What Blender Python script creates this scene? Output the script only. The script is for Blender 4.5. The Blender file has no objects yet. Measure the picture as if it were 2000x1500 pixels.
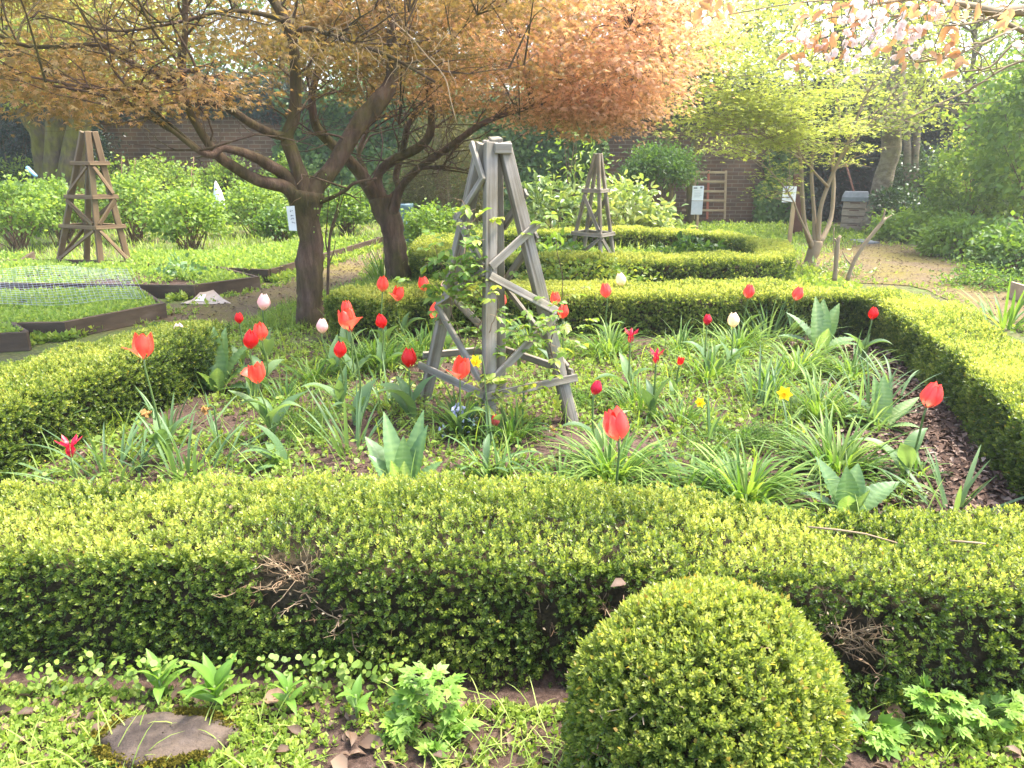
import bpy, bmesh, math
import numpy as np
from mathutils import Vector, Matrix

rng = np.random.default_rng(11)
pi = math.pi
SC = bpy.context.scene
COL = SC.collection

# ------------------------------------------------------------------ camera
FPX, CH = 1460.0, 1.5
TILT = math.radians(17.13)
ct, st = math.cos(TILT), math.sin(TILT)
cam = bpy.data.cameras.new('camera')
cam.sensor_width = 36.0
cam.lens = 36.0 * FPX / 2000.0
cam.clip_start, cam.clip_end = 0.05, 500.0
camo = bpy.data.objects.new('camera', cam)
COL.objects.link(camo)
camo.location = (0, 0, CH)
camo.rotation_euler = (pi / 2 - TILT, 0, 0)
SC.camera = camo


def ray(px, py):
    a = (px - 1000) / FPX
    b = -(py - 750) / FPX
    return np.array([a, ct + b * st, -st + b * ct])


def G(px, py, z=0.0):            # where a line of sight meets height z
    d = ray(px, py)
    return d * ((z - CH) / d[2]) + np.array([0, 0, CH])


def D(px, py, y):                # ... or meets forward distance y
    d = ray(px, py)
    return d * (y / d[1]) + np.array([0, 0, CH])


def K(px, py, depth):
    return ray(px, py) * depth + np.array([0, 0, CH])


def proj(P):
    P = np.atleast_2d(P)
    x, y, z = P[:, 0], P[:, 1], P[:, 2] - CH
    dep = y * ct - z * st
    u = y * st + z * ct
    return 1000 + FPX * x / dep, 750 - FPX * u / dep


# ------------------------------------------------------------------ numeric helpers
def nrm(v):
    v = np.asarray(v, float)
    return v / (np.linalg.norm(v, axis=-1, keepdims=True) + 1e-12)


def runit(n):
    return nrm(rng.normal(size=(n, 3)))


def _hash(ix, iy, iz):
    h = (ix * 374761393 + iy * 668265263 + iz * 2147483647 + 1013) & 0xffffffff
    h = ((h ^ (h >> 13)) * 1274126177) & 0xffffffff
    return ((h ^ (h >> 16)) & 0xffff) / 65535.0


def vnoise(P, f=1.0):
    P = np.asarray(P, float) * f + 57.3
    i = np.floor(P).astype(np.int64)
    w = P - i
    w = w * w * (3 - 2 * w)
    r = 0
    for dx in (0, 1):
        for dy in (0, 1):
            for dz in (0, 1):
                k = (w[:, 0] if dx else 1 - w[:, 0]) * (w[:, 1] if dy else 1 - w[:, 1]) * (w[:, 2] if dz else 1 - w[:, 2])
                r = r + k * _hash(i[:, 0] + dx, i[:, 1] + dy, i[:, 2] + dz)
    return r


def smooth_line(pts, n, closed=False):
    """Catmull-Rom through pts (m,k) -> n evenly spaced points"""
    p = np.asarray(pts, float)
    if closed:
        q = np.vstack([p[-1:], p, p[:2]])
        m = len(p)
    else:
        q = np.vstack([2 * p[0] - p[1], p, 2 * p[-1] - p[-2]])
        m = len(p) - 1
    out = []
    for i in range(m):
        a, b, c, d = q[i:i + 4]
        t = np.linspace(0, 1, 24, endpoint=False)[:, None]
        out.append(.5 * (2 * b + (c - a) * t + (2 * a - 5 * b + 4 * c - d) * t ** 2 + (3 * b - a - 3 * c + d) * t ** 3))
    out = np.vstack(out + [p[:1] if closed else p[-1:]])
    s = np.r_[0, np.cumsum(np.linalg.norm(np.diff(out, axis=0), axis=1))]
    u = np.linspace(0, s[-1], n)
    return np.stack([np.interp(u, s, out[:, k]) for k in range(out.shape[1])], 1)


# ------------------------------------------------------------------ mesh builder
class MB:
    def __init__(s):
        s.V, s.F, s.T, s.M, s.n = [], [], [], [], 0

    def add(s, V, faces, t=0.5, mi=0):
        V = np.asarray(V, float).reshape(-1, 3)
        s.V.append(V)
        s.T.append(np.broadcast_to(np.asarray(t, float), (len(V),)))
        for f in faces:
            f = np.asarray(f, np.int64)
            if f.ndim == 1:
                f = f[None]
            s.F.append(f + s.n)
            s.M.append(np.full(len(f), mi))
        s.n += len(V)

    def build(s, name, mats, parent=None, smooth=True, loc=None):
        V = np.vstack(s.V)
        off = np.zeros(3)
        if parent is not None:
            off = np.array(parent.location)
        elif loc is not None:
            off = np.asarray(loc, float)
        me = bpy.data.meshes.new(name)
        me.vertices.add(len(V))
        me.vertices.foreach_set('co', (V - off).astype(np.float32).ravel())
        tot = np.concatenate([np.full(len(f), f.shape[1]) for f in s.F])
        loops = np.concatenate([f.ravel() for f in s.F])
        me.loops.add(len(loops))
        me.loops.foreach_set('vertex_index', loops.astype(np.int32))
        me.polygons.add(len(tot))
        me.polygons.foreach_set('loop_start', np.r_[0, np.cumsum(tot)[:-1]].astype(np.int32))
        me.polygons.foreach_set('material_index', np.concatenate(s.M).astype(np.int32))
        me.polygons.foreach_set('use_smooth', np.full(len(tot), bool(smooth)))
        at = me.attributes.new('t', 'FLOAT', 'POINT')
        at.data.foreach_set('value', np.concatenate(s.T).astype(np.float32))
        me.update(calc_edges=True)
        for m in (mats if isinstance(mats, (list, tuple)) else [mats]):
            me.materials.append(m)
        o = bpy.data.objects.new(name, me)
        COL.objects.link(o)
        if parent is not None:
            o.parent = parent
        else:
            o.location = off
        return o


def tag(o, label=None, cat=None, group=None, kind=None):
    for k, v in (('label', label), ('category', cat), ('group', group), ('kind', kind)):
        if v:
            o[k] = v
    return o


def thing(name, label, cat, loc, group=None):
    o = bpy.data.objects.new(name, None)
    COL.objects.link(o)
    o.location = [float(c) for c in loc]
    o.empty_display_size = .1
    return tag(o, label, cat, group)


# ------------------------------------------------------------------ templates (u along, v across, w normal)
def tmpl(v, faces, tt=0):
    v = np.array(v, float)
    return v, [np.array(f) for f in faces], np.broadcast_to(np.asarray(tt, float), (len(v),))


KITE = tmpl([(0, 0, 0), (.42, .5, .1), (1, 0, -.06), (.42, -.5, .1)], [[(0, 1, 2), (0, 2, 3)]])
OVAL = tmpl([(0, 0, 0), (.22, .38, .1), (.62, .46, .1), (1, 0, -.14), (.62, -.46, .1), (.22, -.38, .1), (.35, 0, 0), (.7, 0, -.02)],
            [[(0, 1, 6), (7, 2, 3), (0, 6, 5), (7, 3, 4)], [(6, 1, 2, 7), (6, 7, 4, 5)]])


def palmate(lobes, w, ln, tt=0):
    v, f = [(0, 0, 0)], []
    for a, l in zip(lobes, ln):
        c, s_ = math.cos(math.radians(a)), math.sin(math.radians(a))
        k = len(v)
        v += [(l * .42 * c - w * l * s_, l * .42 * s_ + w * l * c, .05), (l * c, l * s_, -.10 * l), (l * .42 * c + w * l * s_, l * .42 * s_ - w * l * c, .05)]
        f.append((0, k, k + 1, k + 2))
    return tmpl(v, [f], tt)


ACER = palmate((-80, -38, 0, 38, 80), .13, (.6, .88, 1, .88, .6))
ACER3 = palmate((-45, 0, 45), .17, (.85, 1, .85))
HERB = palmate((-75, -36, 0, 36, 75), .24, (.6, .8, 1, .8, .6))
ROUND = tmpl([(0, 0, 0), (.2, .42, .05), (.65, .5, .04), (1, .12, -.05), (1, -.12, -.05), (.65, -.5, .04), (.2, -.42, .05)], [[(0, 1, 2, 3, 4, 5, 6)]])


def shoot(pairs, leaf=.42, wid=.5, seed=1):
    """a short sprig along u: opposite leaf pairs; tip leaves are the freshest (t grows)"""
    r = np.random.default_rng(seed)
    v, f, t = [], [], []
    for i in range(pairs):
        u = i / (pairs - .3) * .72
        a0 = (i % 2) * pi / 2 + r.uniform(-.3, .3)
        op = 1.05 - .65 * i / pairs
        for sgn in (0, pi):
            a = a0 + sgn
            d = np.array([math.cos(op), math.sin(op) * math.cos(a), math.sin(op) * math.sin(a)])
            sd = np.array([0, -math.sin(a), math.cos(a)])
            n = np.cross(d, sd)
            L = leaf * r.uniform(.8, 1.15)
            k = len(v)
            b = np.array([u, 0, 0])
            v += [b, b + d * L * .45 + sd * L * wid * .5 - n * .03, b + d * L + n * .04, b + d * L * .45 - sd * L * wid * .5 - n * .03]
            f += [(k, k + 1, k + 2), (k, k + 2, k + 3)]
            t += [.32 * i / pairs] * 4
    return tmpl(v, [f], t)


SHOOTS = [shoot(4, .45, .55, s) for s in range(4)]
SPRIG = [shoot(3, .55, .75, s) for s in range(10, 13)]


def inst(mb, T, P, A, N, sx, sy=None, sz=None, t=.5, mi=0):
    tv, tf, tt = T
    n = len(P)
    if n == 0:
        return
    A = nrm(A)
    S = nrm(np.cross(N, A))
    N = np.cross(A, S)
    sx = np.broadcast_to(np.asarray(sx, float), (n,))
    sy = sx if sy is None else np.broadcast_to(np.asarray(sy, float), (n,))
    sz = sx if sz is None else np.broadcast_to(np.asarray(sz, float), (n,))
    V = (P[:, None, :] + (tv[None, :, 0] * sx[:, None])[..., None] * A[:, None, :]
         + (tv[None, :, 1] * sy[:, None])[..., None] * S[:, None, :]
         + (tv[None, :, 2] * sz[:, None])[..., None] * N[:, None, :])
    tp = np.broadcast_to(np.asarray(t, float), (n,))[:, None] + tt[None]
    k = len(tv)
    fs = [(f[None] + (np.arange(n) * k)[:, None, None]).reshape(-1, f.shape[1]) for f in tf]
    mb.add(V.reshape(-1, 3), fs, tp.ravel(), mi)


def tube(mb, pts, rad, sides=6, t=.5, mi=0, cap=True, wob=0):
    p = np.asarray(pts, float)
    n = len(p)
    rad = np.broadcast_to(np.asarray(rad, float), (n,))
    tg = nrm(np.gradient(p, axis=0))
    ref = np.array([0, 0, 1.]) if abs(tg[0][2]) < .9 else np.array([1., 0, 0])
    u = nrm(np.cross(tg[0], ref))
    a = np.arange(sides) / sides * 2 * pi
    V = np.zeros((n, sides, 3))
    for i in range(n):
        u = nrm(u - tg[i] * np.dot(u, tg[i]))
        w = np.cross(tg[i], u)
        r = rad[i] * np.ones(sides)
        if wob:
            r = r * (1 + wob * (vnoise(np.stack([np.cos(a) * 1.7, np.sin(a) * 1.7, np.full(sides, i * .6)], 1) + p[0] * 3) - .5))
        V[i] = p[i] + r[:, None] * (np.cos(a)[:, None] * u + np.sin(a)[:, None] * w)
    i, j = np.meshgrid(np.arange(n - 1), np.arange(sides), indexing='ij')
    j2 = (j + 1) % sides
    f = [np.stack([i * sides + j, i * sides + j2, (i + 1) * sides + j2, (i + 1) * sides + j], -1).reshape(-1, 4)]
    if cap:
        f += [np.arange(sides)[::-1][None], (np.arange(sides) + (n - 1) * sides)[None]]
    mb.add(V.reshape(-1, 3), f, t, mi)


def straps(mb, base, az, el, L, wid, bend, K=6, fold=.25, t=.5, power=3.0, ripple=0, rfreq=9, rib=0, waist=.55, mi=0, twist=0, belly=.0, vein=0):
    """strap or blade leaves, arching; all arrays of length n"""
    base = np.atleast_2d(np.asarray(base, float))
    n = len(base)
    az, el, L, wid, bend, t = [np.broadcast_to(np.asarray(q, float), (n,)) for q in (az, el, L, wid, bend, t)]
    s = np.linspace(0, 1, K + 1)
    e = el[:, None] - bend[:, None] * s[None] ** 1.4
    azs = az[:, None] + twist * s[None] * np.where(np.arange(n) % 2, 1, -1)[:, None]
    d = np.stack([np.cos(e) * np.cos(azs), np.cos(e) * np.sin(azs), np.sin(e)], -1)
    step = L[:, None, None] / K * d
    pos = base[:, None, :] + np.concatenate([np.zeros((n, 1, 3)), np.cumsum(step[:, :-1] * .5 + step[:, 1:] * .5, 1)], 1)
    S = np.stack([-np.sin(azs), np.cos(azs), 0 * azs], -1)
    Nn = np.cross(d, S)
    prof = np.minimum(1, waist + (1 - waist) * np.sin(np.minimum(s / .45, 1) * pi / 2)) * np.maximum(0, 1 - s ** power) + .04
    prof = prof * (1 + belly * np.sin(pi * s))
    w = wid[:, None] * prof[None] * .5
    cols, ts = [], []
    lanes = (-1, -.12, .12, 1) if rib else (-1, 0, 1)
    for q in lanes:
        up = abs(q) * fold * w
        rp = 0
        if ripple:
            rp = ripple * w * abs(q) ** 1.5 * np.sin(2 * pi * rfreq * s[None] + (0 if q < 0 else 1.5) + np.arange(n)[:, None])
        cols.append(pos + S * (q * w)[..., None] + Nn * (up + rp)[..., None])
        ts.append(np.broadcast_to(t[:, None] + (rib if abs(q) < .5 else 0), w.shape) + vein * np.sin(2 * pi * K / 2.2 * s[None]))
    m = len(lanes)
    V = np.stack(cols, 2)
    T = np.stack(ts, 2)
    ii, jj, ll = np.meshgrid(np.arange(n), np.arange(K), np.arange(m - 1), indexing='ij')
    o = ii * (K + 1) * m + jj * m + ll
    f = np.stack([o, o + 1, o + m + 1, o + m], -1).reshape(-1, 4)
    mb.add(V.reshape(-1, 3), [f], T.ravel(), mi)


def box(mb, lo, hi, t=.5, mi=0):
    (a, b, c), (d, e, f) = lo, hi
    V = [(a, b, c), (d, b, c), (d, e, c), (a, e, c), (a, b, f), (d, b, f), (d, e, f), (a, e, f)]
    mb.add(V, [[(0, 3, 2, 1), (4, 5, 6, 7), (0, 1, 5, 4), (1, 2, 6, 5), (2, 3, 7, 6), (3, 0, 4, 7)]], t, mi)


def bar(name, parent, p0, p1, w, d, hint, mat, bev=.004):
    """a timber from p0 to p1 with its own local x axis along the grain"""
    p0, p1 = np.asarray(p0, float), np.asarray(p1, float)
    X = nrm(p1 - p0)
    Z = nrm(np.asarray(hint, float) - X * np.dot(hint, X))
    Y = np.cross(Z, X)
    L = float(np.linalg.norm(p1 - p0))
    bm = bmesh.new()
    bmesh.ops.create_cube(bm, size=1)
    nseg = max(1, int(L / .12))
    for v in bm.verts:
        v.co = Vector(((v.co.x + .5) * L, v.co.y * w, v.co.z * d))
    bmesh.ops.bevel(bm, geom=bm.edges[:], offset=min(bev, w * .2, d * .2), segments=1, affect='EDGES')
    jit = rng.uniform(-.0015, .0015, (len(bm.verts), 3))
    for v, q in zip(bm.verts, jit):
        v.co += Vector(q)
    me = bpy.data.meshes.new(name)
    bm.to_mesh(me)
    bm.free()
    me.materials.append(mat)
    o = bpy.data.objects.new(name, me)
    COL.objects.link(o)
    M = Matrix.Identity(4)
    for r in range(3):
        M[r][0], M[r][1], M[r][2] = X[r], Y[r], Z[r]
        M[r][3] = p0[r] - (parent.location[r] if parent else 0)
    if parent:
        o.parent = parent
    o.matrix_basis = M
    return o


# ------------------------------------------------------------------ materials
def nodes(name):
    m = bpy.data.materials.new(name)
    m.use_nodes = True
    nt = m.node_tree
    nt.nodes.clear()
    out = nt.nodes.new('ShaderNodeOutputMaterial')
    return m, nt, out


def ramp(nt, stops):
    r = nt.nodes.new('ShaderNodeValToRGB')
    e = r.color_ramp.elements
    while len(e) < len(stops):
        e.new(.5)
    for k, (p, c) in zip(e, stops):
        k.position = p
        k.color = (*c, 1)
    return r


def noise(nt, scale, detail=6, rough=.6, vec=None, stretch=None):
    n = nt.nodes.new('ShaderNodeTexNoise')
    n.inputs['Scale'].default_value = scale
    n.inputs['Detail'].default_value = detail
    n.inputs['Roughness'].default_value = rough
    tc = nt.nodes.new('ShaderNodeTexCoord')
    src = tc.outputs['Object']
    if stretch:
        mp = nt.nodes.new('ShaderNodeMapping')
        mp.inputs['Scale'].default_value = stretch
        nt.links.new(src, mp.inputs[0])
        src = mp.outputs[0]
    nt.links.new(src, n.inputs['Vector'])
    return n


def leaf_mat(name, stops, trans=.4, rough=.42, spec=.4, warm=(1.15, 1.1, .5), grain=0):
    m, nt, out = nodes(name)
    at = nt.nodes.new('ShaderNodeAttribute')
    at.attribute_name = 't'
    r = ramp(nt, stops)
    fac = at.outputs['Fac']
    if grain:
        n = noise(nt, grain, 3)
        ma = nt.nodes.new('ShaderNodeMath')
        ma.operation = 'MULTIPLY_ADD'
        ma.inputs[1].default_value = .3
        sb = nt.nodes.new('ShaderNodeMath')
        sb.operation = 'SUBTRACT'
        sb.inputs[1].default_value = .5
        nt.links.new(n.outputs['Fac'], sb.inputs[0])
        nt.links.new(sb.outputs[0], ma.inputs[0])
        nt.links.new(fac, ma.inputs[2])
        fac = ma.outputs[0]
    nt.links.new(fac, r.inputs[0])
    p = nt.nodes.new('ShaderNodeBsdfPrincipled')
    p.inputs['Roughness'].default_value = rough
    p.inputs['Specular IOR Level'].default_value = spec
    nt.links.new(r.outputs[0], p.inputs['Base Color'])
    tr = nt.nodes.new('ShaderNodeBsdfTranslucent')
    mul = nt.nodes.new('ShaderNodeMix')
    mul.data_type = 'RGBA'
    mul.blend_type = 'MULTIPLY'
    mul.inputs[0].default_value = 1
    mul.clamp_result = False
    nt.links.new(r.outputs[0], mul.inputs[6])
    mul.inputs[7].default_value = (warm[0] * 1.5, warm[1] * 1.5, warm[2] * 1.5, 1)
    nt.links.new(mul.outputs[2], tr.inputs[0])
    mx = nt.nodes.new('ShaderNodeMixShader')
    mx.inputs[0].default_value = trans
    nt.links.new(p.outputs[0], mx.inputs[1])
    nt.links.new(tr.outputs[0], mx.inputs[2])
    nt.links.new(mx.outputs[0], out.inputs[0])
    return m


def rough_mat(name, stops, scale=8, stretch=None, bump=.3, rough=.85, detail=8, scale2=None, bdist=.02, stops2=None, spec=.25):
    m, nt, out = nodes(name)
    n = noise(nt, scale, detail, .65, stretch=stretch)
    r = ramp(nt, stops)
    nt.links.new(n.outputs['Fac'], r.inputs[0])
    p = nt.nodes.new('ShaderNodeBsdfPrincipled')
    p.inputs['Roughness'].default_value = rough
    p.inputs['Specular IOR Level'].default_value = spec
    col = r.outputs[0]
    if stops2:
        n2 = noise(nt, scale2 or scale * .25, 4, .6)
        r2 = ramp(nt, [(.42, (0, 0, 0)), (.6, (1, 1, 1))])
        nt.links.new(n2.outputs['Fac'], r2.inputs[0])
        r3 = ramp(nt, stops2)
        nt.links.new(n.outputs['Fac'], r3.inputs[0])
        mx = nt.nodes.new('ShaderNodeMix')
        mx.data_type = 'RGBA'
        nt.links.new(r2.outputs[0], mx.inputs[0])
        nt.links.new(col, mx.inputs[6])
        nt.links.new(r3.outputs[0], mx.inputs[7])
        col = mx.outputs[2]
    nt.links.new(col, p.inputs['Base Color'])
    if bump:
        b = nt.nodes.new('ShaderNodeBump')
        b.inputs['Strength'].default_value = bump
        b.inputs['Distance'].default_value = bdist
        nt.links.new(n.outputs['Fac'], b.inputs['Height'])
        nt.links.new(b.outputs[0], p.inputs['Normal'])
    nt.links.new(p.outputs[0], out.inputs[0])
    return m


def attr_mat(name, stops, rough=.8, spec=.25, grain=30, bump=.2):
    m, nt, out = nodes(name)
    at = nt.nodes.new('ShaderNodeAttribute')
    at.attribute_name = 't'
    n = noise(nt, grain, 5)
    ma = nt.nodes.new('ShaderNodeMath')
    ma.operation = 'MULTIPLY_ADD'
    ma.inputs[1].default_value = .35
    nt.links.new(n.outputs['Fac'], ma.inputs[0])
    sb = nt.nodes.new('ShaderNodeMath')
    sb.operation = 'SUBTRACT'
    sb.inputs[1].default_value = .17
    nt.links.new(at.outputs['Fac'], sb.inputs[0])
    nt.links.new(sb.outputs[0], ma.inputs[2])
    r = ramp(nt, stops)
    nt.links.new(ma.outputs[0], r.inputs[0])
    p = nt.nodes.new('ShaderNodeBsdfPrincipled')
    p.inputs['Roughness'].default_value = rough
    p.inputs['Specular IOR Level'].default_value = spec
    nt.links.new(r.outputs[0], p.inputs['Base Color'])
    b = nt.nodes.new('ShaderNodeBump')
    b.inputs['Strength'].default_value = bump
    b.inputs['Distance'].default_value = .01
    nt.links.new(n.outputs['Fac'], b.inputs['Height'])
    nt.links.new(b.outputs[0], p.inputs['Normal'])
    nt.links.new(p.outputs[0], out.inputs[0])
    return m


M = {}
M['box'] = leaf_mat('box_leaf', [(0, (.038, .066, .016)), (.3, (.085, .145, .026)), (.6, (.215, .275, .05)), (1, (.46, .48, .13))], .47, .36, .5)
M['acer'] = leaf_mat('copper_maple_leaf', [(0, (.125, .102, .028)), (.4, (.205, .152, .05)), (.7, (.345, .21, .088)), (1, (.62, .385, .26))], .5, .5, .3, (1.1, 1.0, .68))
M['lime'] = leaf_mat('lime_maple_leaf', [(0, (.16, .20, .05)), (.5, (.29, .335, .095)), (1, (.46, .50, .18))], .52, .5, .3)
M['currant'] = leaf_mat('currant_leaf', [(0, (.07, .13, .025)), (.5, (.17, .27, .05)), (1, (.34, .43, .11))], .45, .5, .35)
M['green'] = leaf_mat('mid_green_leaf', [(0, (.03, .075, .018)), (.5, (.08, .16, .03)), (1, (.19, .29, .05))], .42, .45, .4)
M['dark'] = leaf_mat('dark_evergreen_leaf', [(0, (.010, .024, .010)), (.5, (.025, .055, .02)), (1, (.06, .115, .035))], .25, .38, .5)
M['laurel'] = leaf_mat('pale_spotted_leaf', [(0, (.06, .13, .04)), (.5, (.22, .30, .09)), (1, (.50, .53, .22))], .35, .35, .5)
M['strap'] = leaf_mat('strap_leaf', [(0, (.03, .075, .018)), (.5, (.085, .175, .03)), (1, (.28, .38, .08))], .4, .5, .3)
M['glauc'] = leaf_mat('blue_green_leaf', [(0, (.05, .10, .045)), (.5, (.12, .21, .08)), (1, (.25, .36, .15))], .35, .48, .35)
M['teasel'] = leaf_mat('crinkled_leaf', [(0, (.05, .11, .05)), (.5, (.13, .23, .085)), (.8, (.22, .34, .12)), (1, (.38, .48, .22))], .35, .4, .5, grain=40)
M['weed'] = leaf_mat('weed_leaf', [(0, (.07, .13, .025)), (.5, (.20, .30, .05)), (1, (.38, .45, .11))], .4, .5, .35)
M['conif'] = leaf_mat('conifer_leaf', [(0, (.05, .05, .022)), (.5, (.12, .115, .05)), (1, (.24, .22, .10))], .3, .5, .3)
M['boxold'] = leaf_mat('yellowing_box_leaf', [(0, (.22, .15, .04)), (1, (.50, .40, .07))], .4, .4, .4)
M['herb'] = leaf_mat('herb_leaf', [(0, (.08, .17, .03)), (.5, (.17, .31, .05)), (1, (.32, .44, .09))], .42, .45, .35)
M['fern'] = leaf_mat('feathery_leaf', [(0, (.06, .13, .03)), (.5, (.13, .24, .05)), (1, (.24, .35, .09))], .4, .5, .3)
M['rose'] = leaf_mat('rose_leaf', [(0, (.07, .15, .03)), (.5, (.18, .28, .05)), (1, (.42, .44, .08))], .42, .45, .4)
M['t_red'] = leaf_mat('red_petal', [(0, (.45, .16, .03)), (.18, (.55, .02, .012)), (.6, (.62, .012, .014)), (1, (.72, .03, .025))], .45, .36, .4, (1.1, .7, .7), grain=25)
M['t_orange'] = leaf_mat('orange_red_petal', [(0, (.62, .48, .16)), (.2, (.74, .20, .12)), (.6, (.76, .12, .075)), (1, (.78, .065, .035))], .45, .38, .4, (1.1, .8, .7), grain=25)
M['t_coral'] = leaf_mat('coral_petal', [(0, (.62, .48, .22)), (.2, (.74, .24, .17)), (.6, (.74, .12, .10)), (1, (.76, .07, .06))], .45, .38, .4, (1.1, .8, .75), grain=25)
M['t_crimson'] = leaf_mat('crimson_petal', [(0, (.35, .05, .05)), (.3, (.48, .008, .035)), (1, (.58, .012, .05))], .4, .38, .4, (1.1, .7, .8), grain=25)
M['t_pink'] = leaf_mat('pale_pink_petal', [(0, (.62, .58, .36)), (.3, (.76, .60, .55)), (.7, (.78, .52, .50)), (1, (.80, .66, .60))], .4, .45, .35, (1.05, .9, .9), grain=25)
M['t_cream'] = leaf_mat('cream_petal', [(0, (.55, .55, .25)), (.4, (.80, .72, .52)), (1, (.82, .70, .55))], .4, .45, .35, (1.05, .95, .9))
M['yellow'] = leaf_mat('yellow_petal', [(0, (.62, .44, .02)), (1, (.80, .60, .03))], .4, .45, .3, (1.1, 1, .5))
M['blossom'] = leaf_mat('pale_blossom', [(0, (.76, .62, .60)), (.5, (.82, .75, .73)), (1, (.85, .82, .81))], .45, .5, .2, (1.0, .95, .95))
M['bluebell'] = leaf_mat('bluebell_flower', [(0, (.42, .44, .62)), (1, (.66, .68, .78))], .35, .5, .2, (1, 1, 1))
M['copper'] = leaf_mat('cherry_leaf', [(0, (.36, .20, .10)), (.5, (.52, .30, .17)), (1, (.62, .42, .24))], .5, .42, .4, (1.2, 1.0, .6))
M['spent'] = leaf_mat('spent_flower', [(0, (.30, .15, .05)), (1, (.55, .33, .12))], .3, .7, .1, (1, 1, 1))
M['deadleaf'] = leaf_mat('dead_leaf', [(0, (.06, .036, .022)), (.5, (.14, .088, .055)), (.8, (.23, .16, .105)), (1, (.34, .17, .075))], .12, .6, .3, (1, 1, 1))
M['mulch'] = leaf_mat('bark_chip', [(0, (.045, .025, .016)), (.5, (.12, .072, .048)), (.85, (.21, .145, .11)), (1, (.36, .29, .23))], .0, .8, .2)
M['stem'] = leaf_mat('green_stem', [(0, (.08, .14, .035)), (1, (.22, .30, .09))], .15, .45, .4)
M['twig'] = attr_mat('twig_bark', [(0, (.05, .03, .018)), (.5, (.18, .11, .06)), (1, (.42, .31, .19))], .8)
M['palebark'] = attr_mat('pale_bark', [(0, (.12, .085, .05)), (.5, (.27, .20, .12)), (1, (.40, .33, .21))], .8, grain=14, bump=.4)
M['bark'] = rough_mat('dark_bark', [(.25, (.035, .020, .012)), (.5, (.105, .062, .04)), (.75, (.19, .125, .085))], 16, (1, 1, .22), .9, .85, 8, 2.2, .03, [(.3, (.03, .025, .008)), (.7, (.11, .09, .022))])
M['mossbark'] = rough_mat('mossy_bark', [(.3, (.045, .032, .02)), (.7, (.15, .108, .065))], 9, (1, 1, .4), .9, .9, 8, 3, .04, [(.3, (.07, .065, .01)), (.7, (.19, .165, .025))])
M['greybark'] = rough_mat('grey_brown_bark', [(.3, (.10, .072, .048)), (.5, (.21, .16, .11)), (.72, (.33, .27, .20))], 7, (1, 1, 1.6), 1.0, .9, 9, 1.6, .04, [(.3, (.12, .10, .05)), (.7, (.28, .24, .13))])
M['core'] = rough_mat('hedge_inner_wood', [(.35, (.022, .018, .009)), (.7, (.075, .055, .03))], 40, None, .8, .95)
M['wood'] = rough_mat('weathered_grey_timber', [(.3, (.07, .054, .04)), (.42, (.205, .175, .14)), (.6, (.315, .278, .235)), (.78, (.42, .385, .335))], 9, (.12, 3.2, 3.2), .8, .75, 9, 2.2, .008, [(.3, (.10, .082, .05)), (.7, (.27, .235, .165))])
M['brownwood'] = rough_mat('brown_timber', [(.3, (.09, .055, .028)), (.6, (.20, .13, .07)), (.8, (.28, .19, .11))], 8, (.2, 2, 2), .4, .8, 8, 1.5, .008, [(.3, (.08, .06, .03)), (.7, (.20, .15, .075))])
M['plank'] = rough_mat('dark_stained_plank', [(.3, (.045, .030, .019)), (.6, (.105, .073, .046)), (.85, (.21, .155, .105))], 7, (.3, 1, 2), .4, .8, 8, 3, .01)
M['palewood'] = rough_mat('pale_timber', [(.3, (.30, .20, .11)), (.7, (.46, .34, .20))], 9, (.3, 1, 2), .3, .8)
M['soil'] = rough_mat('leafy_soil', [(.3, (.028, .017, .012)), (.5, (.075, .045, .033)), (.65, (.13, .085, .063)), (.8, (.19, .14, .11))], 55, None, 1.0, .95, 10, 3, .02, [(.35, (.06, .036, .026)), (.7, (.15, .095, .07))])
M['ground'] = rough_mat('grassy_earth', [(.3, (.045, .065, .018)), (.5, (.095, .13, .03)), (.72, (.18, .20, .055))], 30, None, .8, .95, 10, 1.2, .02, [(.3, (.07, .05, .03)), (.7, (.15, .12, .06))])
M['path'] = rough_mat('mossy_earth_path', [(.3, (.075, .053, .028)), (.5, (.14, .10, .054)), (.75, (.22, .17, .10))], 45, None, .9, .95, 12, 1.1, .02, [(.3, (.10, .082, .02)), (.7, (.20, .16, .042))])
M['stone'] = rough_mat('flat_stone', [(.3, (.02, .014, .011)), (.5, (.055, .041, .033)), (.7, (.105, .084, .072))], 14, None, .9, .8, 10, 9, .02, [(.3, (.05, .036, .024)), (.7, (.12, .088, .065))])
M['moss'] = rough_mat('yellow_moss', [(.3, (.09, .08, .008)), (.7, (.30, .25, .02))], 120, None, 1.0, .95, 6, bdist=.02)
M['slate'] = rough_mat('slate', [(.3, (.10, .11, .12)), (.7, (.22, .23, .25))], 12, None, .3, .6)
M['white'] = rough_mat('white_sheet', [(.3, (.76, .76, .76)), (.7, (.82, .82, .82))], 5, None, 0, .6)
M['film'] = rough_mat('grey_film', [(.3, (.48, .48, .49)), (.7, (.60, .60, .60))], 15, None, 0, .35)
M['ink'] = rough_mat('grey_ink', [(.3, (.18, .18, .2)), (.7, (.25, .25, .27))], 5, None, 0, .7)
M['card'] = rough_mat('pinkish_board', [(.3, (.36, .29, .23)), (.7, (.46, .385, .31))], 9, None, .1, .7)
M['bluedot'] = rough_mat('blue_ink', [(.3, (.10, .20, .60)), (.7, (.14, .26, .7))], 5, None, 0, .6)
M['yellowdot'] = rough_mat('yellow_ink', [(.3, (.75, .60, .10)), (.7, (.8, .68, .2))], 5, None, 0, .6)
M['butt'] = rough_mat('blue_grey_plastic', [(.3, (.10, .17, .19)), (.7, (.15, .23, .25))], 6, None, .05, .4)
M['hive'] = rough_mat('hive_timber', [(.3, (.30, .22, .15)), (.7, (.48, .37, .27))], 9, (1, 1, 4), .2, .8)
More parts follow.
